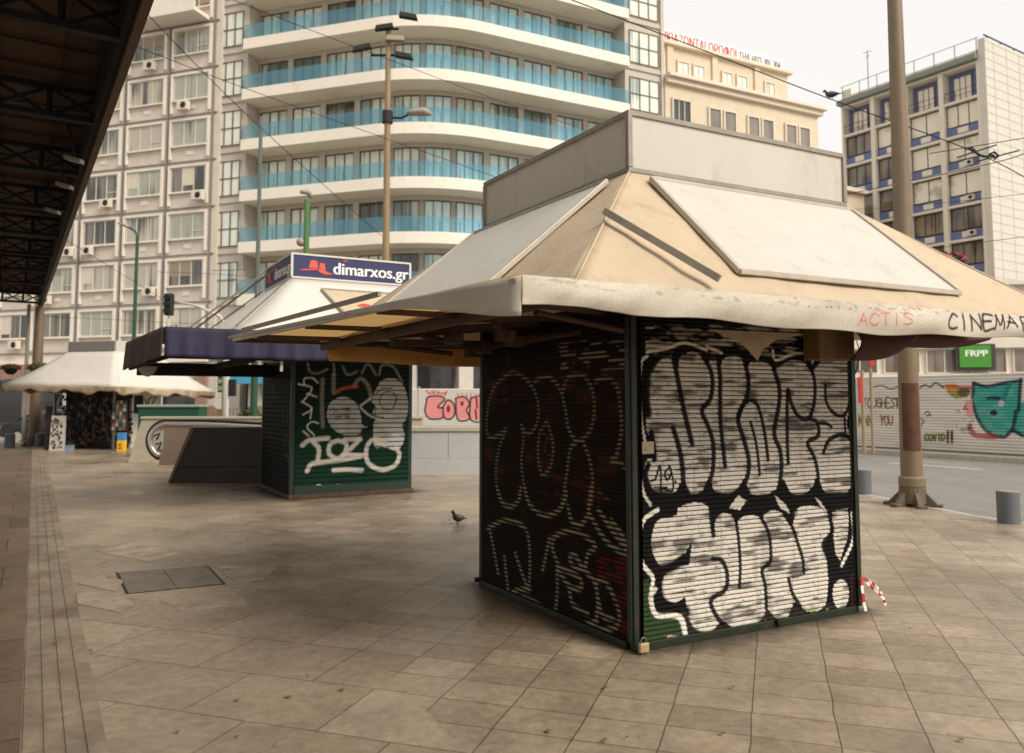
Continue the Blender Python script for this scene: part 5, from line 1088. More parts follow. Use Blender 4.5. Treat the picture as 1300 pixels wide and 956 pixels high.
sg = MB(); sg.fbox(OC, 16.9, 29.4, 2.0, 2.08, 26.4, 27.35); sgo = sg.build('roof_sign', M_txt, och)
M_sr = mat('red_letters', (206, 70, 66), .6); M_sk = mat('grey_letters', (96, 90, 86), .6)
put_text('red_lettering', '\u0399\u039a\u0399\u0391\u0396\u039f\u039d\u03a4\u0391\u0399 \u039f\u03a1\u039f\u03a6\u039f\u0399', OC.p(18.25, 2.0, 26.5), dr, .7, M_sr, sgo, nrm=nR, width=6.5, bold=.05)
put_text('grey_lettering', '\u03a4\u0397\u039b 6973 301 304', OC.p(25.0, 2.0, 26.5), dr, .6, M_sk, sgo, nrm=nR, width=4.1, bold=.05)
# small cream building in the gap
fb = empty('cream_building', (30, 76, 0), 'small distant cream building seen in the gap beside the blue panelled block', 'building')
FB = Frame((28.6, 76), direc(61), direc(-29)); M_fb = mat('cream_render', (206, 190, 166), .8, 0, (1, .1))
mb = MB(); mb.fbox(FB, 0, 8, 0, 8, 0, 22.2); mb.build('wall', M_fb, fb); mb = MB(); mb.fbox(FB, -.3, 8, -.5, 8, 22.3, 22.7); mb.build('roof', M_oct, fb)
mb = MB(); mb.fbox(FB, .1, 6, -1.1, -.01, 18.9, 19.2); mb.fbox(FB, .1, 6, -1.1, -1.02, 19.2, 20.0); mb.build('balcony', M_fb, fb)
for a in (.5, 2., 3.5): pane(FB, a, a+.9, 0, 20.2, 21.6, fb, G_d, M_fb)

# blue-panelled block on the right
BB = Frame((43.7, 72.), (-.5417*1.06, .8406*1.06), (.8406, .5417)); bb = empty('panel_block', (48, 78, 0), 'white modern block with blue spandrel panels and a blank side wall', 'building')
M_bw = mat('white_concrete', (220, 210, 192), .75, 0, (1, .06)); M_bs = mat('side_cladding', (206, 200, 186), .75, 0, (2, .07)); M_bp = mat('blue_spandrel', (100, 108, 148), .6); M_bc = mat('green_cornice', (128, 132, 122), .6)
mb = MB(); mb.fbox(BB, 0.6, 14.2, 1.2, 12, 0, 33.2); mb.build('wall', M_bw, bb)
mb = MB(); mb.fbox(BB, 0, .6, 0, 12, 0, 35.1); sw = mb.build('side_wall', M_bs, bb)
mb = MB(); [mb.fbox(BB, -.02, -.004, .0, 12, z, z+.035) for z in np.arange(.8, 35, .85)]; [mb.fbox(BB, -.02, -.004, b, b+.03, 0, 35) for b in np.arange(1.5, 12, 2.4)]; mb.build('cladding_joint', mat('joint_tan', (184, 176, 160), .8), sw)
mb = MB(); mb.fbox(BB, .62, 14.4, -.5, 1.3, 33.25, 33.75); mb.build('cornice', M_bc, bb)
mb = MB(); mb.fbox(BB, .62, 14.2, .3, 12, 33.76, 34.3); mb.build('parapet', M_bw, bb)
FH = 3.33; top = 33.2; zs_ = [top-FH*(k+1) for k in range(10)]; bays = [.6, 4.0, 7.4, 10.8, 14.2]
mb = MB()
for a in bays: mb.fbox(BB, max(.6, a-.22), min(14.2, a+.22), 0, 1.198, 0, 33.2)
for z in zs_+[top-.12]: mb.fbox(BB, .6, 14.2, .06, 1.196, z-.12, z+.12)
mb.build('frame_grid', M_bw, bb)
G_s = glassy('sky_painted_pane', (170, 160, 140), (226, 216, 194), .92, .04, 1.2, .8); G_k = glassy('shade_glass', (74, 64, 54), (128, 114, 98), 1.12, .08, 3)  # pale panes: sky reflection painted into the colour; brown panes lack it
for i, z in enumerate(zs_):
    for j in range(4):
        a0, a1 = bays[j]+.23, bays[j+1]-.23
        if i == 0:
            mb = MB(); mb.fbox(BB, a0, a1, 1.1, 1.195, z+.13, z+3.1); mb.build('blue_panel', M_bp, bb)
            pane(BB, a0+.9, a1-.5, 1.09, z+.2, z+2.6, bb, G_s, M_bronze, .05, 3)
            mb = MB(); mb.tube(BB.p(a0, .15, z+1.1), BB.p(a1, .15, z+1.1), .025); mb.tube(BB.p(a0, .15, z+.6), BB.p(a1, .15, z+.6), .02); [mb.tube(BB.p(a, .15, z+.13), BB.p(a, .15, z+1.1), .02) for a in np.linspace(a0, a1, 4)]; mb.build('balcony_rail', M_dark, bb)
        else:
            mb = MB(); mb.fbox(BB, a0, a1, .35, .6, z+.13, z+.95); sp = mb.build('blue_panel', M_bp, bb)
            mb = MB(); mb.fbox(BB, a0+1.0, a1-1.0, .30, .349, z+.3, z+.85); mb.build('ac_grille', M_bw, sp)
            rr_ = rs.random(); bright = i < 4 and (j < 2 or rr_ < .3)
            pane(BB, a0+.04, a1-.04, .6, z+1.1, z+3.1, bb, G_s if bright else G_k, M_dark, .05, 2 if rr_ < .5 else 3)
    if i in (3, 4, 5, 2): ac_unit(BB, bays[0 if i != 5 else 1]+.9, .34, z+.35, bb, .9)
mb = MB()
for k in range(8): mb.tube(BB.p(.8+k*1.9, .2, 33.8), BB.p(.8+k*1.9, .2, 35.4), .04)
mb.tube(BB.p(.6, .2, 35.4), BB.p(14.3, .2, 35.4), .035); mb.build('roof_railing', M_metal, bb)
mb = MB(); mb.fbox(BB, 13.2, 14.2, .3, 2, 34.31, 35.0); mb.build('roof_hut', M_bw, bb)
mb = MB(); mb.bar(BB.p(.2, .3, 35.5), BB.p(.2, 8, 35.5), .1, .1); [mb.bar(BB.p(.2, b, 35.1), BB.p(.2, b+.5, 35.5), .1, .1) for b in (.5, 3, 5.5)]; mb.build('roof_gantry', M_dark, bb)
q = BB.p(12.3, 2, 34.3); mb = MB(); mb.tube(q, (q[0], q[1], 39.2), .05); mb.tube((q[0]-.5, q[1], 38.9), (q[0]+.5, q[1], 39.2), .03); mb.tube((q[0], q[1]-.4, 38.5), (q[0], q[1]+.4, 38.6), .03); mb.build('aerial', M_metal, bb)
# low commercial podium with green shop sign
pb = empty('shop_building', (34, 52, 0), 'low white commercial building with a bright green shop sign', 'building')
PB = Frame((21.5, 53.), (.985, -.17), (.17, .985))
mb = MB(); mb.fbox(PB, 0, 26, .3, 9, 0, 9.); mb.build('wall', M_bw, pb)
mb = MB(); mb.fbox(PB, 0, 26, -.05, .298, 2.6, 3.3); mb.fbox(PB, 0, 26, -.05, .298, 4.95, 6.4); mb.fbox(PB, 0, 26, -.15, 9, 9.003, 9.25); split_build(mb, 'band', M_bw, pb)
mb = MB(); mb.fbox(PB, 0, 26, .2, .298, .0, 2.6); mb.build('shop_front', M_shop, pb)
for k in range(9): pane(PB, .4+k*2.6, 2.5+k*2.6, .3, 3.4, 4.85, pb, G_k, M_bw, .06, 2); mb = MB(); 
for k in range(9): pane(PB, .4+k*2.6, 2.5+k*2.6, .3, 6.6, 8.5, pb, G_k, M_bw, .06, 2)
def pb_at(x): 
    r = ray(x, HY); o = PB.o; d = PB.v; dt = r[0]*(-d[1])+d[0]*r[1]; return (r[0]*o[1]-r[1]*o[0])/dt
ga, gb_ = pb_at(1219), pb_at(1259)
mb = MB(); mb.fbox(PB, ga-.2, gb_+.3, -.12, -.06, 3.5, 5.2); gs = mb.build('shop_sign', mat('dark_sign_back', (60, 56, 52), .5), pb)
mb = MB(); mb.fbox(PB, ga, gb_, -.2, -.121, 3.7, 5.1); mb.build('green_sign', mat('lime_green', (66, 140, 34), .4), gs)
put_text('sign_lettering', 'FRPP', PB.p(ga+.35, -.2, 4.4), PB.v, .42, M_txt, gs, nrm=(-.17, -.985), width=1.3, bold=.04)

# ---------------------------------------------------------------- hoardings
M_hoard = painted('sprayed_white_sheet', .5)
def paint_hr(c):
    A_, Z = c.A, c.Z; n = vnoise(A_, Z, (1.2, 5), 14); c.c *= (.84+.24*n)[..., None]; c.mask = np.clip(.72+.5*vnoise(A_, Z, (5, 9), 44), 0, 1)
    s = 5.909; T = lambda x, y: FR.face_px(1080+x/s, 460+y/s, 0., 'v'); c.use(T, .036/s)
    TE = (40, 152, 136); NV = (30, 32, 60)
    c.fill([(925, 160), (1020, 175), (1280, 130), (1275, 300), (1400, 260), (1500, 150), (1500, 540), (1300, 560), (1210, 520), (1130, 550), (1040, 520), (970, 440), (925, 350)], TE, .95, sm=False)
    for p in ([(925, 155), (1020, 180), (1130, 160), (1280, 135)], [(925, 160), (918, 300), (960, 430), (1040, 530), (1150, 560), (1215, 515), (1290, 550)], [(1280, 130), (1262, 360)], [(1215, 515), (1240, 400), (1240, 370)], [(1030, 270), (1100, 268), (1140, 280)]): c.stroke(p, 17, NV, .9)
    c.ellipse(1075, 378, 28, 22, NV); c.ellipse(1133, 308, 22, 26, (205, 180, 190)); c.fill([(1130, 275), (1180, 150), (1215, 150), (1160, 300)], (36, 130, 120), sm=False)
    c.fill([(860, 290), (915, 270), (925, 430), (870, 400)], (214, 150, 152), .85, sm=False); c.stroke([(895, 480), (930, 540), (1000, 555), (1080, 560)], 26, (170, 40, 50), .8)
    c.fill([(710, 165), (790, 165), (840, 185), (915, 180), (880, 260), (790, 275), (730, 230)], (150, 110, 40), .8, sm=False); c.ellipse(760, 190, 45, 22, (220, 130, 40), al=.8); c.ellipse(850, 225, 50, 35, (50, 44, 36), al=.7); c.ellipse(780, 245, 35, 18, (150, 150, 40), al=.7); c.stroke([(700, 180), (920, 185)], 10, (190, 40, 36), .7)
    OL = (96, 84, 26); RB = (130, 76, 40)
    c.text('TOUGHEST', 95, 270, 26, 70, 9, OL, .9, gap=.35, jit=.05); c.text('T', 335, 270, 28, 60, 9, OL, .9)
    c.text('MAN', 62, 400, 28, 75, 10, (120, 116, 30), .9, gap=.3, jit=.05); c.text('YOU', 225, 400, 26, 70, 9, RB, .9, gap=.25, jit=.05); c.text('COVID!!', 560, 540, 24, 45, 11, (96, 98, 30), .95, gap=.3, jit=.05); c.text('!!', 720, 520, 24, 80, 14, (60, 36, 30), .95)
    c.stroke([(520, 190), (560, 170), (600, 185), (640, 155), (700, 190)], 10, (40, 36, 44), .85); c.stroke([(170, 185), (240, 175), (300, 200), (370, 180)], 9, (60, 40, 60), .8)
    for p in ([(555, 385), (580, 370), (600, 395), (570, 400)], [(530, 420), (550, 440), (535, 470)]): c.stroke(p, 8, (60, 56, 40), .8)
    for k in range(16): x = 790+random.random()*110; y = 340+random.random()*200; c.stroke([(x, y), (x+random.uniform(-25, 35), y+random.uniform(-15, 15))], 6, (60, 54, 50), .7)
    c.stroke([(870, 320), (850, 350), (880, 350)], 8, (190, 50, 60))
    c.mask = np.clip((.5-Z)*1.2, 0, 1)*vnoise(A_, Z, (3, 3), 7); c.use(lambda x, y: (x, y), 1); c.fill([(-20, -.1), (20, -.1), (20, .6), (-20, .6)], (132, 118, 98), .8, sm=False)
hr = empty('construction_hoarding', (*FR.p(4, 0)[:2], 0), 'white ribbed hoarding across the road with teal lettering graffiti and slogans', 'hoarding')
shutter('ribbed_sheet', FR.p(0, 0), FD, FN, 14.3, .05, 2.3, 760, 25, .03, paint_hr, hr, M_hoard, (214, 208, 196), a0=-.28)
shutter('ribbed_sheet', FR.p(0, 0), FD, FN, 7.5, .05, 2.08, 100, 23, .03, lambda c: None, hr, M_hoard, (206, 200, 188), a0=-7.85)
mb = MB(); mb.fbox(FR, -7.85, 14.1, .03, .1, 0, 2.0); mb.build('backing', M_metal, hr)
mb = MB(); mb.fbox(FR, -.3, 14.05, -.02, .12, 2.3, 2.36); mb.build('top_rail', M_white, hr)
hm = empty('construction_hoarding', (-1, 34, 0), 'white ribbed hoarding behind the low wall with pink bubble letters', 'hoarding')
HM = Frame((-4.6, 34.), (1., 0.), (0., 1.))
def paint_hm(c):
    s = 3.984; T = lambda x, y: HM.face_px(320+x/s, 420+y/s, 0, 'v'); c.use(T, .0334/s)
    PK = (222, 140, 138); B = (44, 26, 34); RD = (200, 60, 56)
    for q in ([(880, 370), (890, 335), (940, 330), (975, 345), (940, 385), (975, 395), (965, 440), (900, 445), (875, 410)], [(965, 385), (990, 350), (1020, 370), (1025, 420), (1000, 448), (970, 435)], [(1030, 340), (1075, 335), (1100, 370), (1085, 400), (1100, 445), (1040, 448)], [(1105, 340), (1170, 335), (1170, 448), (1105, 448)]):
        c.fill(q, PK, .95, sm=False); c.stroke(q+[q[0]], 9, B, .9)
    c.ellipse(993, 395, 9, 18, (120, 50, 60)); c.ellipse(1062, 368, 9, 12, (120, 50, 60)); c.stroke([(1135, 340), (1138, 390)], 8, B); c.stroke([(1130, 400), (1135, 448)], 8, B)
    for k in range(12): x = 880+k*9; c.stroke([(x, 305+random.random()*20), (x+8, 300+random.random()*25)], 7, RD, .85)
    for k in range(7): x = 1040+k*22; c.stroke([(x, 320), (x+4, 335)], 8, RD, .7)
shutter('ribbed_sheet', HM.p(0, 0), (1, 0), (0, -1), 8.0, .05, 2.08, 520, 26, .03, paint_hm, hm, M_hoard, (200, 194, 184), a0=.0)
mb = MB(); mb.fbox(HM, 0, 8, .03, .1, 0, 2.0); mb.build('backing', M_metal, hm)
mb = MB(); mb.fbox(HM, .66, .72, -.06, -.035, 0, 2.16); mb.fbox(HM, 3.5, 5., -.03, .1, 2.1, 2.18); split_build(mb, 'post', M_white, hm)

# ---------------------------------------------------------------- poles, lamps, bollards
M_mast = mat('tan_mast', (122, 104, 80), .55, .1, (5, .15), ((96, 76, 54), 3, .55, .75), stretch=(1, 1, .3))
def mast(x, y, r0, r1, h, lab, seed=0):
    r = empty('lamp_mast', (x, y, 0), lab, 'mast')
    mb = MB(); mb.path([(x, y, .3), (x, y, .42), (x, y, .45), (x, y, h)], [r0*1.22, r0*1.2, r0, r1], 20); mb.build('shaft', M_mast, r, smooth=True, auto=.5)
    mb = MB(); mb.path([(x, y, .04), (x, y, .3)], [r0*1.3, r0*1.18], 20)
    for k in range(6):
        t = k*pi/3+.4+seed; d = Vector((math.cos(t), math.sin(t), 0)); n = Vector((-d.y, d.x, 0))*.045; c = Vector((x, y, 0))
        mb.hexa([c+d*r0*.9-n, c+d*r0*.9+n, c+d*.37+n, c+d*.37-n], [c+d*r0*.9-n*.7+Vector((0, 0, .26)), c+d*r0*.9+n*.7+Vector((0, 0, .26)), c+d*.35+n+Vector((0, 0, .04)), c+d*.35-n+Vector((0, 0, .04))])
        mb.hexa([c+d*.30-n*1.5, c+d*.30+n*1.5, c+d*.41+n*1.5, c+d*.41-n*1.5], [c+d*.30-n*1.5+Vector((0, 0, .045)), c+d*.30+n*1.5+Vector((0, 0, .045)), c+d*.41+n*1.5+Vector((0, 0, .045)), c+d*.41-n*1.5+Vector((0, 0, .045))])
    mb.build('base', mat('cast_base', (100, 86, 68), .65, .2, (7, .2)), r, bevel=.008); return r
px0, py0 = gz(1159, 642)
rm = mast(px0, py0, .158, .10, 9.5, 'thick tan lamp mast on flared foot beside the road')
mb = MB(); mb.grid(lambda u, v: (px0+(.1615-.006*v)*math.cos(-2.75+u*1.75), py0+(.1615-.006*v)*math.sin(-2.75+u*1.75), .84+1.02*v), 18, 2); mb.build('rust_patch', M_rust, rm, smooth=True)
mast(*gz(43, 566), .2, .14, 4.9, 'tan lamp mast with flared foot at the end of the dark canopy', .3)
# left mast's thin companion pipe
q = gz(29, 566); mb = MB(); mb.tube((*q, 0), (*q, 5.), .06, n=12); tag(mb.build('steel_pole', mat('pale_pole', (168, 164, 154), .5), loc=(*q, 0)), 'slim pale pole just left of the mast at the canopy end', 'pole')
def flowers(x, y, z, s, lab, n=520, pink=.35):
    r = empty('flower_basket', (x, y, z), lab, 'flower basket', 'flower baskets hung on lamp masts')
    lv, fl = MB(), MB(); R_ = random.Random(int(x*100))
    for k in range(n):
        t = R_.random()*2*pi; ph = R_.random(); rr = s*(R_.random()**.4); p = Vector((x+rr*math.cos(t)*(1.1), y+rr*math.sin(t), z+s*.5*R_.uniform(-.5, 1)*(1.2-rr/s*.6)))
        e = s*R_.uniform(.07, .14); a = Vector([R_.uniform(-1, 1) for _ in range(3)]).normalized()*e; b = a.cross(Vector([R_.uniform(-1, 1) for _ in range(3)])).normalized()*e*.7
        (fl if R_.random() < pink and p.z > z else lv).quad(p-a, p-b, p+a, p+b)
    lv.build('foliage', mat('basket_leaves', (58, 84, 38), .7, 0, (8, .4)), r); fl.build('blossom', mat('pink_blossom', (206, 70, 124), .6, 0, (8, .2)) if x > 0 else mat('red_blossom', (196, 60, 66), .6, 0, (8, .2)), r)
    mb = MB(); mb.path([(x, y, z-s*.75), (x, y, z-s*.5), (x, y, z-s*.1)], [s*.3, s*.6, s*.75], 14); mb.build('pot', M_dark, r); return r
flowers(px0+.60, py0, 3.74, .3, 'hanging basket of pink flowers on the roadside mast', pink=.6)
mq = gz(43, 566)
flowers(mq[0]-.75, mq[1]-.3, 2.72, .3, 'basket of red flowers on the left side of the canopy-end mast'); flowers(mq[0]+.25, mq[1]-.35, 2.72, .36, 'basket of red flowers on the right side of the canopy-end mast')
mb = MB(); mb.tube((px0, py0, 3.54), (px0+.58, py0, 3.54), .02); mb.build('bracket', M_dark, rm)
# tall floodlight mast behind kiosk 2
mx_, my_ = dep(487, 570, 23.)[0], 23.; fm_ = empty('floodlight_mast', (mx_, my_, 0), 'tall slim tan mast with a cluster of floodlights and one side lamp', 'mast')
mb = MB(); mb.path([(mx_, my_, 0), (mx_, my_, 12.6)], [.125, .075], 14); mb.build('shaft', mat('yellow_tan', (142, 118, 86), .55, 0, (3, .1)), fm_, smooth=True, auto=.5)
mb = MB(); mb.tube((mx_-.5, my_, 11.75), (mx_+.4, my_, 11.75), .04); mb.tube((mx_-.3, my_, 12.55), (mx_+.3, my_, 12.55), .04); mb.path([(mx_-.05, my_, 9.88), (mx_+.4, my_, 9.85), (mx_+.6, my_, 9.95)], .035, 8); mb.path([(mx_, my_, 9.7), (mx_, my_, 10.05)], .16, 12); split_build(mb, 'bracket', M_dark, fm_)
for dx, dz, rx in ((-.75, 11.9, -.5), (.48, 11.55, .4), (.6, 12.75, .4), (-.1, 12.5, -.3), (.22, 12.1, .1)):
    mb = MB(); c = Vector((mx_+dx, my_-.15, dz)); mb.hexa([c+Vector((-.28, -.08, .12*rx*2)), c+Vector((.28, -.08, -.0-.12*rx*0)), c+Vector((.28, .12, 0)), c+Vector((-.28, .12, .12*rx*2))], [c+Vector((-.24, -.05, .16+.12*rx*2)), c+Vector((.24, -.05, .16)), c+Vector((.24, .1, .16)), c+Vector((-.24, .1, .16+.12*rx*2))]); mb.build('floodlight', M_dark if dx != .22 else M_lampw, fm_, bevel=.02)
mb = MB(); mb.path([(mx_+.55, my_, 9.98), (mx_+.7, my_, 10.02), (mx_+1.1, my_, 10.04), (mx_+1.3, my_, 9.96)], [.05, (.13, .1), (.17, .12), .04], 10); mb.build('lamp_head', M_lampw, fm_, smooth=True)
# camera pole (green)
gx, gy = dep(389, 300, 20.)[0], 20.; cp = empty('camera_pole', (gx, gy, 0), 'bright green pole carrying a white camera above the blue sign', 'pole')
mb = MB(); mb.tube((gx, gy, 0), (gx, gy, 6.65), .085, .07, 12); mb.build('shaft', mat('pole_green', (70, 112, 56), .5), cp, smooth=True, auto=.5)
mb = MB(); mb.path([(gx-.12, gy-.15, 6.82), (gx+.02, gy, 6.86), (gx+.12, gy, 6.72)], [.05, .08, .05], 8); mb.build('camera_head', M_lampw, cp, smooth=True)
mb = MB(); mb.path([(gx-.14, gy, 5.47), (gx-.14, gy, 5.52), (gx-.14, gy, 5.6), (gx-.14, gy, 5.68)], [.05, .1, .11, .06], 10); mb.tube((gx-.14, gy, 5.66), (gx, gy, 5.72), .02); mb.build('dome_camera', M_lampw, cp, smooth=True)
gx, gy = dep(328, 300, 25.)[0], 25.; gp = empty('tram_pole', (gx, gy, 0), 'slim grey pole with green foot behind the blue awning', 'pole')
mb = MB(); mb.tube((gx, gy, 2.9), (gx, gy, 10.6), .075, .055, 10); mb.build('upper_shaft', mat('grey_green_pole', (92, 98, 88), .5), gp, smooth=True, auto=.5)
mb = MB(); mb.tube((gx-.02, gy, 0), (gx-.02, gy, 2.9), .12, .1, 12); mb.build('foot', mat('dark_green_pole', (32, 70, 44), .5), gp, smooth=True, auto=.5)
mb = MB(); mb.tube((gx+.02, gy, 5.4), (gx+.02, gy, 4.6), .09); mb.tube((gx, gy, 5.7), (gx-1.6, gy+.5, 5.75), .012); mb.build('collar', M_metal, gp)
gx, gy = dep(170, 430, 32.)[0], 32.; tp_ = empty('street_lamp', (gx, gy, 0), 'thin green street lamp with short angled arm before the office block', 'street lamp')
mb = MB(); mb.tube((gx, gy, 0), (gx, gy, 8.2), .09, .06, 10); mb.path([(gx, gy, 8.2), (gx-.1, gy, 8.4), (gx-.4, gy, 8.6)], .045, 8); mb.build('shaft', mat('dark_green_pole', (32, 70, 44), .5), tp_, smooth=True, auto=.5)
mb = MB(); mb.path([(gx-.35, gy, 8.56), (gx-.5, gy, 8.64), (gx-.8, gy, 8.74)], [.05, (.12, .07), .04], 8); mb.build('lamp_head', M_lampw, tp_, smooth=True)
# traffic light on mast arm
tx, ty = -12.0, 28.; tl = empty('traffic_light', (tx+2.6, ty, 0), 'overhead traffic light on a curved white arm above the far kiosk roof', 'traffic light')
p0, p1, p2 = dep(280, 402, 28), dep(250, 388, 28), dep(222, 383, 28)
mb = MB(); mb.path([(p0[0]+.2, 28, 0), (p0[0]+.2, 28, p0[2]-.4), p0, p1, p2], [.09, .07, .06, .05, .04], 8); mb.build('arm', mat('pale_arm', (190, 184, 170), .5), tl, smooth=True)
c = dep(215, 388, 28); mb = MB(); mb.box(c[0]-.14, c[0]+.14, 27.85, 28.1, c[2]-.35, c[2]+.42); th_ = mb.build('signal_head', mat('signal_green', (24, 44, 32), .6), tl, bevel=.03)
mb = MB(); [mb.path([(c[0], 27.86, c[2]+dz), (c[0], 27.7, c[2]+dz)], .09, 12) for dz in (-.2, .03, .27)]; mb.build('visor', M_black, th_)
mb = MB(); mb.tube((c[0], 28, c[2]-.35), (c[0], 28, c[2]-.9), .03); mb.build('drop_rod', M_trimw, tl)
qx = dep(287, 530, 31.); pt = empty('pedestrian_signal', (qx[0], 31, 0), 'pedestrian signal with green head on a white pole seen under the blue awning', 'traffic light')
mb = MB(); mb.tube((qx[0], 31, 0), (qx[0], 31, 3.4), .09, n=10); mb.build('shaft', mat('white_pole', (190, 194, 188), .5), pt, smooth=True, auto=.5)
mb = MB(); mb.box(qx[0]-.33, qx[0]-.1, 30.9, 31.1, 1.9, 2.75); hd = mb.build('signal_head', mat('signal_green2', (44, 84, 50), .6), pt, bevel=.02)
mb = MB(); [mb.path([(qx[0]-.22, 30.9, z), (qx[0]-.22, 30.78, z)], .09, 10) for z in (2.05, 2.32, 2.6)]; mb.build('lens_hood', mat('hood', (120, 140, 110), .5), hd)
mb = MB(); mb.box(qx[0]+.1, qx[0]+.34, 30.9, 31.1, 1.75, 2.4); mb.build('rear_head', M_dark, pt, bevel=.02)
mb = MB(); mb.path([(qx[0]-.25, 30.95, 1.45), (qx[0]-.25, 30.9, 1.45)], .2, 14); mb.build('round_sign', M_white, pt)
# bollards
M_bol = mat('bollard_grey', (96, 100, 102), .6, 0, (6, .12), ((70, 66, 60), 6, .6, .8))
def bollard(x, y, lab, h=.42, r=.135):
    rt = empty('bollard', (x, y, 0), lab, 'bollard', 'grey cylinder bollards along the kerb')
    mb = MB(); mb.path([(x, y, 0), (x, y, h-.02)], r, 24); mb.build('post', M_bol, rt, smooth=True, auto=.5)
    mb = MB(); mb.path([(x, y, h-.019), (x, y, h-.005), (x, y, h)], [r*.985, r*.985, r*.93], 24); mb.build('cap', mat('bollard_cap', (130, 128, 122), .6), rt, smooth=True, auto=.5); return rt
x, y = gz(1281, 664); bollard(x, y, 'grey bollard at the right edge of the picture by the kerb')
x, y = gz(1096, 627); bollard(x, y, 'grey bollard half hidden behind the near kiosk')
x, y = gz(12, 568); bollard(x, y, 'dark grey bollard left of the canopy-end mast', .46, .16); x, y = gz(51, 567); bollard(x, y, 'dark grey bollard right of the canopy-end mast', .46, .16)
# small railing and shrub in the background
r = empty('fence', (-12.6, 33, 0), 'low brown mesh fence in front of the dark shop', 'fence'); mb = MB(); M_fn = mat('brown_mesh', (120, 100, 74), .7)
for k in range(14): mb.box(-13.2+k*.16, -13.17+k*.16, 33, 33.03, 0, 1.25)
for k in range(7): mb.box(-13.2, -11.1, 33.01, 33.02, .2+k*.17, .23+k*.17)
mb.build('mesh_panel', M_fn, r)
sx = dep(318, 528, 30.); r = empty('shrub', (sx[0], 30, 0), 'small rounded green shrub beside the green pole foot', 'shrub'); mb = MB()
for k in range(500):
    d = Vector([random.gauss(0, 1) for _ in range(3)]).normalized()*random.uniform(.25, .5); p = Vector((sx[0], 30, .85))+Vector((d.x, d.y, d.z)); a = Vector([random.uniform(-1, 1) for _ in range(3)]).normalized()*.06; b = a.cross(Vector((.3, .5, .8))).normalized()*.04; mb.quad(p-a, p-b, p+a, p+b)
mb.build('foliage', mat('shrub_green', (60, 92, 40), .7, 0, (6, .4)), r); mb = MB(); mb.tube((sx[0], 30, 0), (sx[0], 30, .8), .04); mb.build('stem', M_dark, r)
# red construction things seen at the kiosk's right edge
q = dep(1100, 500, 24.5); r = empty('crane_mixer', (q[0], 24.5, 0), 'red painted site post seen just right of the near kiosk', 'site post')
mb = MB(); mb.tube((q[0]-.12, 24.5, 0), (q[0]-.12, 24.5, 2.5), .06); mb.tube((q[0]+.15, 24.5, 0), (q[0]+.15, 24.5, 3.1), .05); split_build(mb, 'post', mat('tan_post', (150, 130, 100), .6), r)
mb = MB(); mb.box(q[0]-.26, q[0]-.16, 24.4, 24.48, 1.5, 2.3); mb.box(q[0]+.08, q[0]+.24, 24.4, 24.48, 2.65, 2.9); split_build(mb, 'red_plate', M_tr, r); r.name = 'site_post'

# ---------------------------------------------------------------- parked car at far left
cr = empty('parked_car', (-19.2, 32, -.13), 'dark grey hatchback parked behind the mast at far left', 'car'); CF = Frame((-20.1, 31.6), (1., 0.), (0., 1.))
prof = [(0, .35), (.03, .62), (.12, .80), (.55, .88), (.95, 1.1), (1.3, 1.30), (1.9, 1.36), (2.5, 1.30), (3.0, .98), (3.6, .86), (3.95, .7), (4.0, .4), (3.9, .28), (.1, .28)]
M_car = mat('dark_car_paint', (62, 64, 68), .22, .5)
def body_y(zz, side): return (0.0 + (.16 if zz > 1.1 else .0)) if side == 0 else (1.68-(.16 if zz > 1.1 else .0))
mb = MB(); mb.hexa([CF.p(x, body_y(z, 0), z-.13) for x, z in prof], [CF.p(x, body_y(z, 1), z-.13) for x, z in prof]); mb.build('body', M_car, cr, bevel=.04)
mb = MB(); wn = [(.85, .93), (1.32, 1.24), (1.85, 1.28), (1.85, .93)]; wn2 = [(1.93, .93), (1.93, 1.28), (2.45, 1.23), (2.8, .93)]
for W_ in (wn, wn2): mb.hexa([CF.p(x, -.004 if z < 1 else .12, z-.13) for x, z in W_], [CF.p(x, -.016 if z < 1 else .1, z-.13) for x, z in W_])
mb.build('window', glassy('car_glass', (30, 32, 34), (70, 72, 72), 1.1), cr)
for x in (.75, 3.25):
    for yb in (-.02, 1.5):
        mb = MB(); mb.path([CF.p(x, yb, .3-.13+.0), CF.p(x, yb+.2, .3-.13)], .31, 20); wh = mb.build('wheel', M_rub, cr); 
        mb = MB(); mb.path([CF.p(x, yb-.015, .17), CF.p(x, yb-.005, .17)], .19, 14); mb.build('rim', M_steel, wh)
mb = MB(); mb.fbox(CF, -.01, .06, .1, .35, .52, .66); mb.build('tail_light', M_tr, cr, bevel=.01)
mb = MB(); mb.fbox(CF, 3.9, 3.99, .1, .4, .42, .56); mb.build('headlight', M_lampw, cr, bevel=.01)

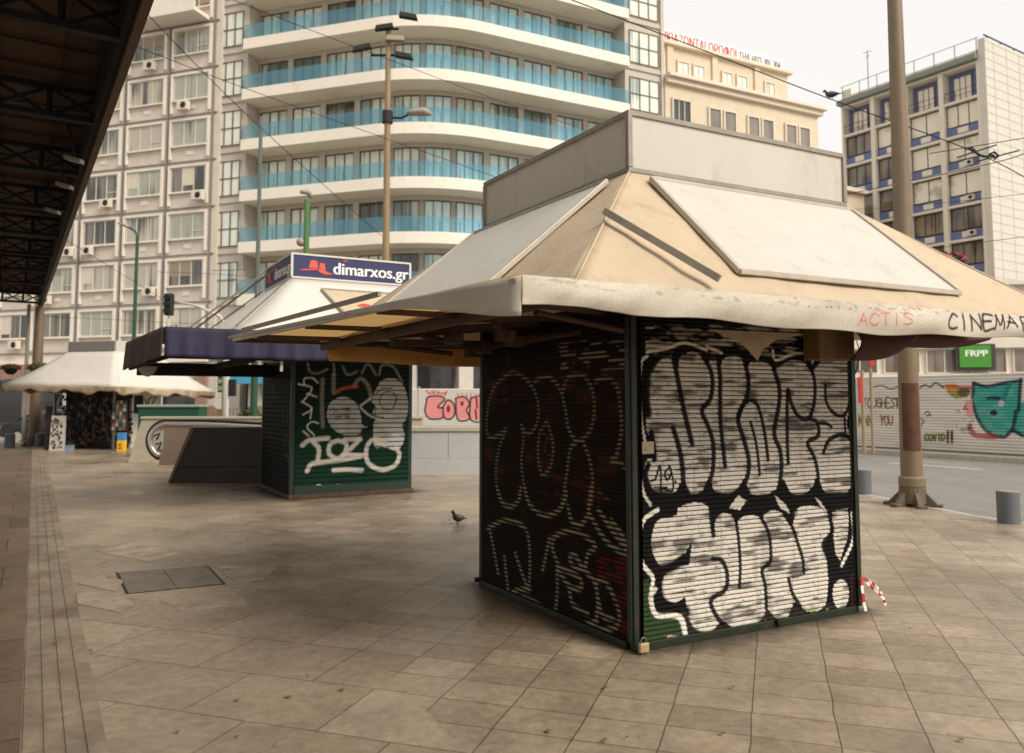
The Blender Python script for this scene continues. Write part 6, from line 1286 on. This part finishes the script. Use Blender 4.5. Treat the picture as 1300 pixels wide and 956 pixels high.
# ---------------------------------------------------------------- pigeons
def pigeon(x, y, z, s, lab, flip=1, yaw=0.):
    P = [(-.155, .172), (-.145, .175), (-.13, .185), (-.112, .187), (-.098, .17), (-.085, .14), (-.06, .105), (-.01, .085), (.05, .078), (.1, .07), (.14, .062), (.21, .05)]
    R = [.004, .009, .019, .023, .021, .025, .042, .054, .050, .034, (.022, .012), (.02, .004)]
    mb = MB(); mb.path([(x+px_*s*flip, y+.02*px_*s, z+pz*s) for px_, pz in P], [(r[0]*s, r[1]*s) if isinstance(r, tuple) else r*s for r in R], 12)
    for dy in (-.02, .02): mb.path([(x+(.0+dy*.8)*s*flip, y+dy*s, z+.05*s), (x+(.005+dy*.8)*s*flip, y+dy*s, z+.012*s), (x+(-.03+dy*.8)*s*flip, y+dy*s, z+.003*s)], [.007*s, .004*s, .003*s], 6)
    rot = lambda m_: setattr(m_, 'v', [(x+(v[0]-x)*math.cos(yaw)-(v[1]-y)*math.sin(yaw), y+(v[0]-x)*math.sin(yaw)+(v[1]-y)*math.cos(yaw), v[2]) for v in m_.v])
    rot(mb); o = mb.build('pigeon', mat('pigeon_slate', (52, 48, 50), .6, 0, (30, .4)), None, (x, y, z), smooth=True); tag(o, lab, 'pigeon')
    for sd in (-1, 1):
        mb = MB(); mb.path([(x+px_*s*flip, y+sd*(.045 if px_ < .08 else .02)*s, z+pz*s) for px_, pz in ((-.05, .11), (0, .105), (.07, .09), (.15, .07))], [(.008*s, .012*s), (.012*s, .034*s), (.010*s, .026*s), (.003*s, .005*s)], 8); rot(mb); w_ = mb.build('wing', mat('pigeon_wing', (112, 104, 100), .6, 0, (20, .4)), o, smooth=True)
    return o
x, y = gz(581, 665); pigeon(x, y, .0, .9, 'dark pigeon standing on the open pavement between two kiosks', 1, .95)
wp = dep(1055, 126, 14.); pigeon(wp[0], 14., wp[2], 1., 'pigeon perched on the overhead wire against the sky', 1, -.9)

# ---------------------------------------------------------------- overhead wires
wn_ = [0]
def wire(px, r, lab, sag=0.):
    P = [dep(*p) for p in px]; Q = smooth(P, 8) if len(P) > 2 else [np.array(P[0])*(1-t)+np.array(P[1])*t-np.array([0, 0, sag*4*t*(1-t)]) for t in np.linspace(0, 1, 14)]
    mb = MB(); mb.path([tuple(q) for q in Q], r*.75, 6); tag(mb.build('overhead_wire', M_black, loc=tuple(P[0])), lab, 'wire', 'overhead wires')
wire([(150, -20, 16), (300, 133, 22), (417, 240, 26), (492, 306, 30)], .014, 'wire running down steeply from upper left past the office block')
wire([(150, 50, 16), (330, 119, 20), (610, 218, 24), (640, 228, 25)], .011, 'wire crossing the hotel from upper left to the near kiosk sign')
wire([(270, -10, 16), (420, 48, 18), (500, 78, 20), (640, 130, 24), (760, 170, 30)], .010, 'thin high wire over the upper hotel balconies')
wire([(700, -10, 12), (847, 46, 13), (1055, 126, 14), (1230, 190, 14), (1320, 235, 15)], .012, 'wire on which a pigeon sits against the sky')
wire([(1180, 195, 16), (1320, 172, 16)], .012, 'upper trolley wire at the right edge'); wire([(1000, 262, 24), (1235, 213, 17), (1320, 188, 15)], .012, 'lower trolley wire leading to the right edge')
wire([(1040, 268, 40), (1150, 262, 30), (1320, 244, 25)], .012, 'faint wire across the lower part of the blue panelled block'); wire([(1150, 320, 30), (1320, 298, 22)], .011, 'lowest wire before the blank side wall'); wire([(200, 345, 30), (330, 352, 25), (470, 372, 28)], .01, 'slack wire fixed to the slim grey pole', )
wire([(60, 290, 24), (150, 345, 28), (215, 385, 30)], .01, 'wire sloping down to the overhead traffic light')
wire([(60, 402, 30), (330, 415, 30)], .01, 'level wire just above the far kiosk')
r = empty('wire_fitting', dep(1240, 200, 15.5), 'black trolley wire crossing fitting hanging at the right', 'wire fitting')
mb = MB(); 
for p in ([(1229, 188), (1236, 192), (1244, 197), (1250, 199), (1262, 197)], [(1226, 190), (1234, 187), (1240, 193)], [(1256, 196), (1262, 193), (1268, 198), (1262, 202)], [(1215, 200), (1265, 184)], [(1240, 205), (1294, 191)]): mb.path([dep(*q, 15.5) for q in p], .024 if len(p) > 3 else .015, 6)
mb.build('clamp', M_black, r)

# ---------------------------------------------------------------- small litter
R_ = random.Random(9); M_leaf = mat('dry_leaf', (120, 84, 40), .8)
for k, (x, y) in enumerate(((856, 0),)): pass
mb = MB()
for k in range(60):
    x = R_.uniform(0, 1300); y = R_.uniform(620, 950); q = gz(x, y); a = R_.random()*6; s = R_.uniform(.006, .018)
    mb.quad(*[(q[0]+s*math.cos(a+t*pi/2)*(1+.5*(t % 2)), q[1]+s*math.sin(a+t*pi/2), .012+.004*(t % 2)) for t in range(4)])
o = mb.build('litter', M_leaf); o['kind'] = 'stuff'; o['label'] = 'tiny dry leaves and scraps scattered on the paving'; o['category'] = 'litter'
print('objects', len(D.objects))
